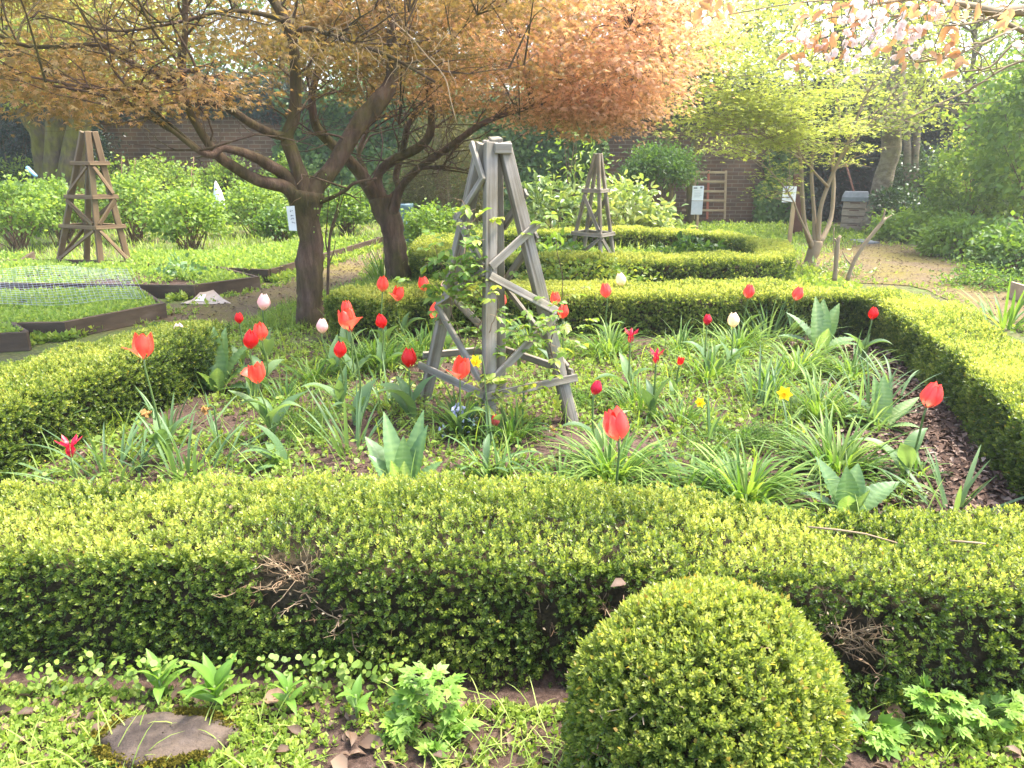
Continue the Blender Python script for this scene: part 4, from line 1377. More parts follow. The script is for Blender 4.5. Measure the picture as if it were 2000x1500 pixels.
def feathery(px, py, n, L, label):
    p = G(px, py)
    r = thing('feathery_plant', label, 'plant', (p[0], p[1], 0), 'feathery leaved plants in the bed')
    mb, sm = MB(), MB()
    for k in range(n):
        a = rng.uniform(0, 6.28)
        el = rng.uniform(.5, 1.4)
        l = L * rng.uniform(.6, 1.1)
        q = np.linspace(0, 1, 9)
        e = el - q * 1.1
        d = np.stack([np.cos(e) * math.cos(a), np.cos(e) * math.sin(a), np.sin(e)], 1)
        c = p + np.r_[rng.normal(0, .03, 2), 0] + np.cumsum(d * l / 8, 0)
        tube(sm, c, .0015, 4, t=.4, cap=False)
        m = 60
        i = rng.integers(2, 9, m)
        A = nrm(d[i] * .5 + runit(m) * .8)
        inst(mb, KITE, c[i] + rng.normal(0, .004, (m, 3)), A, runit(m), l * .16 * (1.25 - i / 9), l * .014, t=np.clip(rng.normal(.5, .15, m), 0, 1))
    mb.build('fronds', M['fern'], r)
    sm.build('stems', M['stem'], r)


feathery(590, 850, 26, .24, 'soft feathery plant right of the open orange-red tulip with the flung petal')
feathery(640, 830, 14, .18, 'small feathery tuft beside the larger feathery plant')
feathery(1440, 880, 30, .26, 'soft feathery plant left of the brightest daffodil')
feathery(1395, 905, 18, .2, 'low feathery tuft left of the soft feathery plant')
feathery(1140, 790, 26, .22, 'bright feathery mound right of the obelisk leg')
feathery(1520, 880, 18, .2, 'feathery sprigs between the strappy clumps')

# ------------------------------------------------------------------ bed floor
bedw = np.array([(-3.3, 2.6), (1.7, 2.35), (1.9, 3.3), (2.2, 4.2), (2.5, 5.0), (2.75, 6.1), (-.8, 6.1), (-1.7, 6.4), (-2.6, 6.3), (-3.2, 4.2)])
mul = MB()
xy = scatter_poly(np.array([(1.15, 2.3), (2.25, 2.3), (2.55, 3.4), (2.85, 4.6), (2.95, 6.1), (2.2, 6.1), (2.1, 4.6), (1.35, 3.4)]), 6500)
flakes(mul, xy, rng.uniform(.02, .065, len(xy)), rng.uniform(0, .95, len(xy)), T=KITE, asp=.45, tilt=.4, zv=.022)
xy = scatter_poly(bedw, 5200)
flakes(mul, xy, rng.uniform(.012, .045, len(xy)), np.clip(rng.normal(.4, .22, len(xy)), 0, 1), T=KITE, asp=.5, tilt=.35)
tag(mul.build('bark_mulch', M['mulch']), kind='stuff')
bw = MB()
dens = lambda q: np.clip(dn(2.6, .20, .5)(q) * np.clip((2.0 - (q[:, 0] - (q[:, 1] - 2.3) * .28)) / .5, .03, 1) + .02, 0, 1)
xy = scatter_poly(bedw, 10500, dens)
sprigs(bw, xy, rng.uniform(.02, .052, len(xy)), np.clip(rng.normal(.42, .17, len(xy)), 0, 1), up=1.2)
xy = scatter_poly(bedw, 4200, dens)
flakes(bw, xy, rng.uniform(.014, .034, len(xy)), np.clip(rng.normal(.42, .17, len(xy)), 0, 1), z=.02, zv=.05, T=ROUND, asp=1.0, tilt=.3)
xy = scatter_poly(bedw, 1300, dens)
k = len(xy)
straps(bw, np.c_[xy, np.full(k, .005)], rng.uniform(0, 6.28, k), rng.uniform(.7, 1.5, k), rng.uniform(.1, .32, k), .006, rng.uniform(.1, 1.2, k), 5, t=np.clip(rng.normal(.5, .2, k), 0, 1))
tag(bw.build('bed_weeds', M['weed']), kind='stuff')

# grass and weeds on the open ground outside the bed
gw = MB()
left_grass = np.array([(-2.6, 6.3), (-1.2, 6.5), (-.9, 8.9), (-1.5, 9.6), (-2.2, 8.0)])
xy = scatter_poly(left_grass, 4200)
k = len(xy)
straps(gw, np.c_[xy, np.zeros(k)], rng.uniform(0, 6.28, k), rng.uniform(.8, 1.5, k), rng.uniform(.05, .16, k), .006, rng.uniform(.2, 1.2, k), 4, t=np.clip(rng.normal(.5, .15, k), 0, 1))
xy = scatter_poly(left_grass, 1500)
sprigs(gw, xy, rng.uniform(.03, .07, len(xy)), np.clip(rng.normal(.42, .15, len(xy)), 0, 1))
ringin = np.array(ring)
ci = ringin.mean(0)
inner = ci + (ringin - ci) * np.array([.88, .72])
xy = scatter_poly(inner, 5200)
k = len(xy)
straps(gw, np.c_[xy, np.zeros(k)], rng.uniform(0, 6.28, k), rng.uniform(.7, 1.5, k), rng.uniform(.12, .36, k), .013, rng.uniform(.2, 1.2, k), 5, t=np.clip(rng.normal(.6, .18, k), 0, 1))
xy = scatter_poly(inner, 2400)
sprigs(gw, xy, rng.uniform(.06, .15, len(xy)), np.clip(rng.normal(.5, .2, len(xy)), 0, 1), z=rng.uniform(0, .12, len(xy)))
lawn = np.array([G(*p)[:2] for p in [(1400, 470), (1420, 442), (1560, 442), (1700, 448), (1720, 470), (1600, 500), (1560, 520)]])
xy = scatter_poly(lawn, 5200)
k = len(xy)
straps(gw, np.c_[xy, np.zeros(k)], rng.uniform(0, 6.28, k), rng.uniform(.7, 1.5, k), rng.uniform(.04, .12, k), .012, rng.uniform(.2, 1.2, k), 3, t=np.clip(rng.normal(.5, .15, k), 0, 1))
rback = np.array([(2.6, 7.0), (3.4, 7.2), (4.0, 8.4), (4.1, 10.3), (3.2, 9.5), (2.8, 8.6)])
xy = scatter_poly(rback, 500)
sprigs(gw, xy, rng.uniform(.05, .12, len(xy)), np.clip(rng.normal(.5, .2, len(xy)), 0, 1))
tag(gw.build('rough_grass', M['weed']), kind='stuff')

# ------------------------------------------------------------------ brick walls
WY = 17.6


def wall(name, label, x0, x1, y, h, th=.32):
    r = thing(name, label, 'wall', ((x0 + x1) / 2, y, 0))
    mb = MB()
    box(mb, (x0, y, -.05), (x1, y + th, h))
    mb.build('brickwork', M['brick'], r, smooth=False)
    mb = MB()
    box(mb, (x0, y - .03, h + .002), (x1, y + th + .03, h + .07))
    mb.build('coping', M['brick'], r, smooth=False)


wall('brick_wall', 'old brown brick garden wall across the back of the garden', -16, 12.5, WY, 2.75)

# ------------------------------------------------------------------ generic plants made of real leaves


def leafcloud(mb, C, R, n_cl, per, L, T, t0, tv=.14, flat=.6, asp=.7, shell=.55, clr=.22, up=.5, zmin=.02, lowcut=-1.0, cent=None):
    """n_cl leaf clumps spread through an ellipsoid, denser outside, with gaps"""
    d = runit(n_cl * 3)
    d = d[d[:, 2] > lowcut][:n_cl]
    rr = shell + (1 - shell) * rng.uniform(0, 1, len(d)) ** .6
    lum = .8 + .45 * vnoise(d * 2 + np.asarray(C), 1.3)
    P = np.asarray(C) + d * rr[:, None] * lum[:, None] * np.asarray(R)
    P = P[P[:, 2] > zmin]
    tc = t0 + rng.normal(0, tv, len(P))
    n = len(P) * per
    q = np.repeat(P, per, 0) + rng.normal(0, 1, (n, 3)) * clr * np.array([1, 1, flat])
    q[:, 2] = np.maximum(q[:, 2], zmin)
    out = nrm(q - np.asarray(C))
    A = nrm(out * .6 + runit(n) * .8 + np.array([0, 0, -.1]))
    Nn = nrm(np.array([0, 0, up]) + runit(n) * .6)
    l = L * rng.uniform(.65, 1.2, n)
    inst(mb, T, q, A, Nn, l, l * asp, l, t=np.clip(np.repeat(tc, per) + rng.normal(0, .10, n), 0, 1))
    return P


def bush(label, px, py, rx, ry, rz, n_cl, per, L, mat, t0, name='shrub', cat='shrub', T=KITE, zc=None, stems=10, asp=.7, clr=.2, y=None, group=None, flat=.7, stemmat='twig', shell=.5, low=-.75, r0=.012):
    p = G(px, py)
    if y is not None:
        p = np.array([D(px, 300, y)[0], y, 0])
    zc = rz * .95 if zc is None else zc
    C = p + [0, 0, zc]
    r = thing(name, label, cat, p, group)
    lm = MB()
    P = leafcloud(lm, C, (rx, ry, rz), n_cl, per, L, T, t0, clr=clr, asp=asp, flat=flat, lowcut=low, shell=shell)
    if stems:
        sm = MB()
        for k in rng.choice(len(P), min(stems, len(P)), replace=False):
            b = p + np.r_[rng.normal(0, .06, 2), 0]
            e = P[k]
            m = b * .55 + e * .45 + [0, 0, .12 * rz] + rng.normal(0, .04, 3)
            q = smooth_line([b, m, e], 9)
            tube(sm, q, np.linspace(r0, r0 * .3, 9), 5, t=rng.uniform(.2, .7), cap=False)
        sm.build('stems', M[stemmat], r)
    lm.build('foliage', M[mat], r)
    return r


def grow(tr, limbs, n, rng_len=(.4, 1.0), rad=.012, up=.25, jit=.35, sides=5, K=6, start=.25):
    """secondary branches out of the limbs; returns their points"""
    out = []
    for _ in range(n):
        pts, rr = limbs[rng.integers(len(limbs))]
        i = int(rng.uniform(start, .98) * (len(pts) - 1))
        p = pts[i]
        tg = nrm(pts[min(i + 1, len(pts) - 1)] - pts[max(i - 1, 0)])
        d = nrm(tg * .6 + runit(1)[0] * .8 + [0, 0, up])
        d[2] = max(d[2], -.12)
        L = rng.uniform(*rng_len)
        q = [p]
        for k in range(K):
            d = nrm(d + rng.normal(0, jit, 3) * [1, 1, .6])
            d[2] = max(d[2], -.2)
            q.append(q[-1] + d * L / K)
        q = np.array(q)
        r0 = min(rad * rng.uniform(.6, 1.2), rr[i] * .7)
        rad_ = np.linspace(r0, r0 * .25, len(q))
        tube(tr, q, rad_, sides, cap=False)
        out.append((q, rad_))
    return out


def limb(mb, pts, n=None, sides=10, wob=.25):
    """pts: (px, py, y, width_px) -> tube of that real thickness"""
    P, R = [], []
    for px, py, y, wpx in pts:
        p = D(px, py, y)
        dep = p[1] * ct - (p[2] - CH) * st
        P.append(p)
        R.append(wpx * .5 * dep / FPX)
    n = n or len(pts) * 4
    q = smooth_line(np.c_[np.array(P), np.array(R)], n)
    tube(mb, q[:, :3], np.maximum(q[:, 3], .003), sides, wob=wob)
    return q[:, :3], np.maximum(q[:, 3], .003)


def twig_to(mb, nodes_, P, r0=.006, sag=.1):
    d = np.linalg.norm(nodes_ - P, axis=1) + rng.uniform(0, .3, len(nodes_))
    b = nodes_[np.argmin(d)]
    m = (b + P) / 2 + rng.normal(0, .06, 3) + [0, 0, sag]
    q = smooth_line([b, m, P], 7)
    tube(mb, q, np.linspace(r0, r0 * .3, 7), 4, cap=False)


# ------------------------------------------------------------------ the two copper maples
LOW = np.array([(-900, 235), (-100, 225), (0, 235), (60, 262), (150, 235), (200, 258), (300, 250), (340, 215), (420, 200), (560, 190), (640, 200), (760, 225), (900, 240), (1000, 250), (1080, 250), (1150, 278), (1200, 292), (1240, 262), (1280, 230), (1330, 208), (1370, 150), (1430, 80), (1470, 20), (1500, -50)], float)


def canopy(sk, tw, lm, C, R, n_cl, per, L, t0, T, xlim=(-3000, 3000), redge=None, front=None):
    nodes_ = np.vstack(sk)
    n = 0
    C, R = np.asarray(C), np.asarray(R)
    while n < n_cl:
        d = runit(1)[0] * rng.uniform(.25, 1) ** .5
        P = C + d * R
        P[2] += .35 * (1 - (d[0] ** 2 + d[1] ** 2)) * R[2] * (d[2] < 0)
        px, py = proj(P)
        px, py = px[0], py[0]
        if P[2] < 1.5 or px < xlim[0] or px > xlim[1]:
            continue
        edge_ = (vnoise(np.array([[px / 70., P[1] * .8, 3.]]))[0] - .5) * 90 - 8
        if P[1] > 1 and py > np.interp(px, LOW[:, 0], LOW[:, 1]) + edge_ + rng.normal(0, 14):
            continue
        if redge is not None and px > np.interp(py, redge[0], redge[1]) + abs(rng.normal(0, 45)) - 70:
            continue
        if front is not None and P[1] < front and P[2] < 2.75 and rng.uniform() < .8:
            continue
        n += 1
        if n % 2 == 0:
            twig_to(tw, nodes_, P, rng.uniform(.004, .009))
        q = P + rng.normal(0, 1, (per, 3)) * [.2, .2, .05]
        A = nrm(np.c_[(q - P)[:, :2] * 3 + rng.normal(0, .5, (per, 2)), rng.normal(-.45, .3, per)])
        Nn = nrm(np.c_[rng.normal(0, .45, (per, 2)), np.ones(per)])
        l = L * rng.uniform(.6, 1.2, per)
        inst(lm, T, q, A, Nn, l, l, l, t=np.clip(t0 + np.clip((px - 700) / 600, 0, 1) * .28 + rng.normal(0, .14) + rng.normal(0, .12, per), 0, 1))


Y1 = 6.62
t1 = thing('copper_maple', 'near spreading copper-leaved maple with a paper label on its trunk', 'tree', G(608, 640), 'copper maples')
br = MB()
L1 = [limb(br, [(609, 652, Y1, 60), (607, 620, Y1, 52), (606, 560, Y1, 49), (604, 510, Y1, 51), (607, 470, Y1, 47), (600, 430, Y1, 50), (598, 395, Y1, 62), (600, 372, Y1, 66)], 40, 16, .35)]
L1.append(limb(br, [(590, 405, Y1, 40), (560, 367, 6.5, 27), (507, 353, 6.35, 23), (455, 325, 6.2, 20), (420, 297, 6.1, 19), (385, 245, 6.0, 16), (364, 200, 5.95, 14), (357, 122, 5.9, 13), (362, 52, 5.9, 12), (360, -60, 5.85, 9)]))
L1.append(limb(br, [(586, 390, Y1, 36), (560, 346, 6.55, 26), (525, 322, 6.4, 22), (483, 301, 6.2, 18), (434, 290, 6.0, 14), (416, 303, 5.9, 13), (392, 297, 5.85, 12), (350, 266, 5.8, 10), (315, 238, 5.75, 9), (273, 210, 5.7, 8), (196, 185, 5.6, 7), (105, 168, 5.5, 5)]))
L1.append(limb(br, [(596, 390, Y1, 46), (588, 350, 6.6, 32), (570, 297, 6.6, 27), (560, 266, 6.6, 25), (574, 227, 6.6, 23), (577, 157, 6.6, 22), (570, 70, 6.55, 20), (546, 21, 6.5, 19), (515, -30, 6.5, 16), (470, -140, 6.4, 10)]))
L1.append(limb(br, [(562, 268, 6.6, 20), (535, 262, 6.5, 17), (490, 241, 6.35, 16), (448, 213, 6.2, 15), (385, 189, 6.05, 14), (332, 157, 5.9, 13), (262, 126, 5.8, 12), (210, 94, 5.7, 10), (189, 87, 5.65, 9), (66, 91, 5.5, 8), (0, 70, 5.4, 7), (-90, 30, 5.3, 5)]))
L1.append(limb(br, [(604, 395, Y1, 50), (618, 362, 6.65, 36), (647, 332, 6.7, 32), (675, 285, 6.75, 32), (702, 240, 6.8, 34), (737, 200, 6.85, 36), (764, 157, 6.9, 27), (766, 70, 7.0, 22), (760, -20, 7.0, 16), (740, -130, 7, 9)]))
L1.append(limb(br, [(450, 212, 6.2, 11), (447, 195, 6.15, 10), (420, 172, 6.05, 9), (378, 140, 5.9, 9), (332, 143, 5.8, 8), (270, 172, 5.7, 7), (180, 172, 5.55, 5), (60, 150, 5.4, 4)]))
L1.append(limb(br, [(578, 70, 6.55, 12), (600, 55, 6.5, 10), (680, 80, 6.3, 9), (760, 110, 6.2, 7), (850, 160, 6.1, 5)], wob=0))
L1.append(limb(br, [(560, 40, 6.5, 12), (500, 25, 6.3, 9), (430, 22, 6.1, 8), (340, 45, 5.9, 6), (220, 60, 5.7, 5), (80, 30, 5.5, 4)], wob=0))
L1.append(limb(br, [(616, 397, Y1, 13), (650, 385, 6.5, 8), (675, 372, 6.45, 7), (692, 358, 6.4, 6), (735, 348, 6.35, 4)], wob=0))
L1.append(limb(br, [(358, 150, 5.9, 8), (340, 110, 5.8, 6), (300, 60, 5.7, 5), (270, 0, 5.6, 4)], wob=0))
L1.append(limb(br, [(395, 297, 5.85, 8), (330, 240, 5.8, 6), (240, 160, 5.6, 5), (190, 80, 5.5, 4), (150, 10, 5.4, 3)], wob=0))
sub = grow(br, L1[1:], 85, (.4, 1.15), .011, .15)
sub2 = grow(br, sub, 130, (.25, .7), .0055, .1, sides=4, K=5)
tw = MB()
for k in range(46):                         # hanging dead shoots
    px, py = rng.uniform(560, 880), rng.uniform(0, 120)
    p = D(px, py, rng.uniform(5.6, 6.2))
    d = nrm(np.array([rng.normal(0, .5), rng.normal(0, .3), -.9]))
    L = rng.uniform(.1, .38)
    q = [p]
    for j in range(5):
        d = nrm(d + rng.normal(0, .3, 3))
        q.append(q[-1] + d * L / 5)
    tube(tw, q, np.linspace(.0026, .001, 6), 4, t=.95, cap=False)
q = smooth_line([D(*a) for a in [(765, 40, 6.0), (800, 70, 5.95), (830, 105, 5.9), (868, 150, 5.85), (880, 195, 5.8), (892, 240, 5.8)]], 20)
tube(tw, q, np.linspace(.007, .003, 20), 5, t=.9)
lm = MB()
sk = [a[0] for a in L1[1:]] + [a[0] for a in sub]
red = (np.array([-400., 0, 150, 300]), np.array([1150., 1120, 1050, 980]))
canopy(sk, br, lm, (-2.2, 6.5, 2.55), (3.1, 2.2, .95), 380, 70, .043, .30, ACER, (-1200, 1130), red, 6.1)
canopy(sk, br, lm, (-1.6, 6.2, 2.95), (2.7, 1.9, .45), 60, 74, .043, .45, ACER, (-1200, 1130), red)
canopy(sk, br, lm, (-3.2, 5.7, 1.95), (1.2, .6, .3), 46, 74, .047, .55, ACER, (-1200, 520), red)
br.build('trunk', M['bark'], t1)
tw.build('hanging_twigs', M['twig'], t1)
lm.build('crown', M['acer'], t1)

Y2 = 9.1
t2 = thing('copper_maple', 'far copper-leaved maple leaning left behind the back hedge', 'tree', G(776, 545), 'copper maples')
br = MB()
L2 = [limb(br, [(780, 552, Y2, 56), (776, 520, Y2, 46), (769, 465, Y2, 43), (765, 440, Y2, 46), (751, 412, Y2, 44), (742, 385, Y2, 50)], 30, 14, .35)]
L2.append(limb(br, [(738, 390, Y2, 30), (702, 336, 9, 25), (668, 300, 8.9, 21), (640, 275, 8.85, 19), (616, 245, 8.8, 17), (609, 192, 8.75, 15), (620, 140, 8.7, 13), (630, 40, 8.7, 11), (640, -60, 8.7, 8)]))
L2.append(limb(br, [(745, 395, Y2, 32), (737, 345, 9.1, 19), (765, 315, 9.0, 19), (818, 287, 8.9, 17), (839, 262, 8.85, 16), (842, 210, 8.8, 14), (835, 157, 8.8, 12), (850, 60, 8.8, 9)]))
L2.append(limb(br, [(756, 420, Y2, 28), (769, 410, 9.05, 22), (783, 367, 9.0, 16), (818, 329, 8.8, 14), (874, 290, 8.6, 13), (916, 259, 8.5, 12), (958, 234, 8.4, 10), (1035, 210, 8.2, 8), (1150, 180, 8.0, 6), (1250, 150, 7.9, 4)]))
L2.append(limb(br, [(752, 405, Y2, 26), (779, 370, 9.2, 15), (773, 343, 9.3, 13), (790, 280, 9.4, 12), (797, 245, 9.4, 11), (828, 196, 9.4, 9), (870, 100, 9.5, 6)]))
L2.append(limb(br, [(720, 370, Y2, 12), (712, 330, 9.2, 11), (700, 300, 9.3, 9), (720, 240, 9.4, 8), (730, 150, 9.4, 6)]))
L2.append(limb(br, [(812, 330, 8.8, 8), (870, 325, 8.6, 5), (862, 330, 8.6, 5), (895, 280, 8.5, 4)], wob=0))
sub = grow(br, L2[1:], 90, (.5, 1.4), .013, .15)
sub2 = grow(br, sub, 100, (.3, .8), .006, .1, sides=4, K=5)
lm = MB()
sk = [a[0] for a in L2[1:]] + [a[0] for a in sub]
redge = (np.array([-300., 0, 60, 120, 200, 300]), np.array([1480., 1440, 1420, 1370, 1320, 1250]))
canopy(sk, br, lm, (.1, 8.4, 2.55), (2.9, 1.8, 1.15), 400, 68, .048, .52, ACER, (560, 1500), redge)
canopy(sk, br, lm, (1.0, 8.0, 2.35), (1.7, 1.2, .8), 140, 68, .047, .74, ACER, (820, 1500), redge)
canopy(sk, br, lm, (-.8, 8.9, 3.2), (2.8, 2.0, .5), 60, 64, .05, .5, ACER, (0, 1500), redge)
canopy(sk, br, lm, (1.15, 7.9, 1.85), (.85, .6, .35), 60, 72, .047, .66, ACER, (820, 1500), redge)
br.build('trunk', M['bark'], t2)
lm.build('crown', M['acer'], t2)

# paper label on the near trunk
lp_ = D(570, 426, 6.36)
lb = thing('tree_label', 'tilted white paper label tied to the trunk of the near maple', 'label', lp_)
mb = MB()
cs = [D(559, 403, 6.38), D(575, 402, 6.36), D(580, 451, 6.36), D(565, 450, 6.38)]
nb = np.array([0, -.0025, 0])
mb.add([c for c in cs] + [c + nb for c in cs], [[(4, 5, 6, 7), (3, 2, 1, 0), (0, 1, 5, 4), (1, 2, 6, 5), (2, 3, 7, 6), (3, 0, 4, 7)]])
mb.build('sheet', M['white'], lb, smooth=False)
for px, py, sc in ((569, 412, .012), (570, 420, .012), (572, 427, .012), (573, 434, .01)):
    mb = MB()
    c = D(px, py, 6.355)
    for k in range(4):
        o = c + np.array([rng.uniform(-.014, .014), -.004, rng.uniform(-.008, .008)])
        box(mb, o - [.005, .001, .0022], o + [.005, .001, .0022])
    mb.build('writing', M['ink'], lb, smooth=False)
mb = MB()
tube(mb, [D(566, 403, 6.37), D(575, 392, 6.37), D(588, 386, 6.42)], .002, 4)
mb.build('string', M['twig'], lb)

# sapling rods beside the near trunk
p = G(640, 640)
sp_ = thing('sapling', 'thin upright bare sapling hugging the right side of the near maple trunk', 'sapling', p)
br = MB()
for pts in ([(640, 640, 6.5, 6), (640, 560, 6.5, 6), (642, 500, 6.5, 6), (645, 455, 6.5, 5), (660, 400, 6.5, 3), (668, 350, 6.5, 2)], [(642, 500, 6.5, 4), (636, 470, 6.5, 3), (640, 420, 6.5, 2), (642, 370, 6.5, 2)], [(643, 470, 6.5, 4), (655, 430, 6.5, 3), (672, 380, 6.5, 2)], [(641, 520, 6.5, 3), (652, 490, 6.5, 2), (655, 470, 6.5, 2)]):
    limb(br, pts, sides=5, wob=0)
br.build('stems', M['bark'], sp_)
lm = MB()
k = 70
q = D(652, 430, 6.5) + rng.normal(0, 1, (k, 3)) * [.09, .05, .22]
inst(lm, KITE, q, runit(k), runit(k), .022, t=rng.uniform(.3, .9, k))
lm.build('leaves', M['currant'], sp_)

# ------------------------------------------------------------------ raised beds on the left


def bed(label, tops, h, zsoil, th=.04, weeds=0, seed=0, wsize=(.03, .07)):
    """tops: outline corners at plank-top height (closed)"""
    T = [np.asarray(t, float) for t in tops]
    c = np.mean(T, 0)
    r = thing('raised_bed', label, 'raised bed', (c[0], c[1], 0), 'plank edged raised beds')
    n = len(T)
    for k in range(n):
        a, b = T[k].copy(), T[(k + 1) % n].copy()
        a[2] = b[2] = h / 2 + .002
        d = nrm(b - a)
        out = np.array([d[1], -d[0], 0])
        if np.dot(out, (a + b) / 2 - c) < 0:
            out = -out
        bar('plank', r, a + out * th / 2 + d * .004, b + out * th / 2 + d * (th - .004) * 1, h, th, out, M['plank'], .004)
    poly = np.array([t[:2] for t in T])
    mb = MB()
    k = len(T)
    mb.add(np.c_[poly, np.full(k, zsoil)], [np.arange(k)[None] if np.cross(poly[1] - poly[0], poly[2] - poly[1]) > 0 else np.arange(k)[::-1][None]])
    mb.build('soil', M['soil'], r, smooth=False)
    return r, poly


BZ = .15
bA, polyA = bed('nearest raised bed full of seedlings at the left edge', [G(122, 628, BZ), G(312, 592, BZ), G(262, 560, BZ), G(-330, 573, BZ), G(-330, 634, BZ)], .15, .10)
bB, polyB = bed('raised bed under blue netting in which the brown obelisk stands', [G(375, 556, BZ), G(498, 540, BZ), G(390, 513, BZ), G(60, 506, BZ), G(-200, 520, BZ), G(-330, 547, BZ)], .15, .08)
bC, polyC = bed('raised bed behind the brown obelisk planted with currant bushes', [G(522, 526, BZ), G(742, 463, BZ), G(600, 470, BZ), G(390, 492, BZ), G(255, 489, BZ), G(250, 512, BZ)], .15, .09)
bD, polyD = bed('corner of a raised bed at the far left edge, nearest the box hedge', [G(45, 648, BZ), G(20, 632, BZ), G(-300, 640, BZ), G(-300, 664, BZ)], .15, .1)
bE, polyE = bed('raised bed at the far left edge behind the netted bed', [G(38, 506, BZ), G(60, 492, BZ), G(-200, 494, BZ), G(-200, 514, BZ)], .15, .1)
wv = MB()
for poly, n, z, s0, s1 in ((polyA, 6500, .11, .03, .07), (polyB, 3600, .09, .04, .09), (polyC, 6000, .10, .05, .11), (polyD, 400, .11, .04, .08), (polyE, 700, .1, .05, .1)):
    xy = scatter_poly(poly, n, dn(2.0, .15, .5))
    sprigs(wv, xy, rng.uniform(s0, s1, n), np.clip(rng.normal(.55, .18, n), 0, 1), up=1.5, z=z)
    k = n // 3
    xy = scatter_poly(poly, k, dn(2.0, .2, .5))
    straps(wv, np.c_[xy, np.full(k, z)], rng.uniform(0, 6.28, k), rng.uniform(.8, 1.5, k), rng.uniform(s0, s1 * 1.8, k), .007, rng.uniform(.1, 1, k), 4, t=np.clip(rng.normal(.6, .18, k), 0, 1))
tag(wv.build('bed_seedlings', M['currant']), kind='stuff')
# weeds along plank feet and the far allotment floor
ww = MB()
for a, b, n in ((G(120, 658), G(315, 612), 260), (G(345, 585), G(498, 552), 330), (G(530, 550), G(745, 480), 700), (G(160, 650), G(60, 668), 120), (G(500, 552), G(530, 530), 120)):
    u = rng.uniform(0, 1, n)[:, None]
    xy = (a * (1 - u) + b * u)[:, :2] + np.array([.02, -.09]) + rng.normal(0, .05, (n, 2))
    sprigs(ww, xy, rng.uniform(.04, .11, n), np.clip(rng.normal(.45, .17, n), 0, 1), up=1.3)
far = np.array([(-12, 9.2), (-3.3, 10.2), (-1.6, 11.0), (-1.2, 13.5), (-2, 16.5), (-12, 16.5)])
xy = scatter_poly(far, 9000)
k = len(xy)
straps(ww, np.c_[xy, np.zeros(k)], rng.uniform(0, 6.28, k), rng.uniform(.8, 1.5, k), rng.uniform(.06, .22, k), .014, rng.uniform(.1, 1, k), 4, t=np.clip(rng.normal(.62, .16, k), 0, 1))
far2 = np.array([(-1.8, 11), (-.8, 12.2), (1.0, 13.2), (4.5, 13.0), (6.5, 13.8), (7, 17), (-2, 17)])
xy = scatter_poly(far2, 3000)
sprigs(ww, xy, rng.uniform(.05, .12, len(xy)), np.clip(rng.normal(.35, .2, len(xy)), 0, 1))
tag(ww.build('far_grass', M['weed']), kind='stuff')

# big-leaved seedling spilling over the plank by the white board
bush('leafy broad-leaved plant spilling over the plank beside the white board', 365, 556, .22, .2, .12, 12, 9, .085, 'teasel', .6, 'leafy_plant', 'plant', OVAL, .20, 0, clr=.06)

# netting over the beds: fine crossing threads
net = MB()
N0 = [G(-90, 600, .2), G(285, 585, .18), G(255, 521, .17), G(-90, 524, .18)]
nr, nc = 18, 42


def netp(u, v):
    a = N0[0] * (1 - u) + N0[1] * u
    b = N0[3] * (1 - u) + N0[2] * u
    p = a * (1 - v) + b * v
    return p + np.array([0, 0,   .02 * math.sin(u * 9 + v * 3) + .0 * math.sin(v * 11 + u * 4)])


U = np.linspace(0, 1, nc)
for v in np.linspace(0, 1, nr):
    q = np.array([netp(u, v) for u in U[::4]])
    net.add(np.vstack([q, q + [0, .0018, .0018]]), [np.stack([np.arange(len(q) - 1), np.arange(1, len(q)), np.arange(1, len(q)) + len(q), np.arange(len(q) - 1) + len(q)], 1)])
for u in U:
    q = np.array([netp(u, v) for v in np.linspace(0, 1, 14)])
    net.add(np.vstack([q, q + [.002, 0, .0016]]), [np.stack([np.arange(len(q) - 1), np.arange(1, len(q)), np.arange(1, len(q)) + len(q), np.arange(len(q) - 1) + len(q)], 1)])
tag(net.build('garden_netting', M['net'], loc=N0[1]), 'blue-grey netting draped over the raised beds in front of the brown obelisk', 'netting')

# curling white board on the path
wb = thing('board', 'pinkish white board lying curled on the path against the raised bed', 'board', G(405, 590))
mb = MB()
A_, B_, C_, D_ = G(352, 592, .014), G(452, 592, .014), G(416, 565, .075), G(390, 571, .065)
nu, nv = 14, 10
V = []
for i in range(nu):
    for j in range(nv):
        u, v = i / (nu - 1), j / (nv - 1)
        p = (A_ * (1 - u) + B_ * u) * (1 - v) + (D_ * (1 - u) + C_ * u) * v
        p = p + np.array([0, 0, -.03 * math.sin(pi * v) * (1 - .4 * u)]) + np.array([0, .12 * math.sin(pi * u) * v * .3 - .06 * math.sin(pi * u) * (1 - v), 0])
        V.append(p)
V = np.array(V)
V[:, 2] = np.maximum(V[:, 2], .012)
i, j = np.meshgrid(np.arange(nu - 1), np.arange(nv - 1), indexing='ij')
o = i * nv + j
f = np.stack([o, o + nv, o + nv + 1, o + 1], -1).reshape(-1, 4)
mb.add(V, [f])
mb.add(V - [0, 0, .006], [f[:, ::-1]])
mb.build('sheet', M['card'], wb)
mb = MB()
sel = [(3, 3), (6, 3), (6, 7), (3, 7)]
q = np.array([V[a * nv + b] for a, b in sel]) + [0, -.004, .006]
mb.add(q, [[(0, 1, 2, 3)]])
mb.build('paper_patch', M['white'], wb, smooth=False)

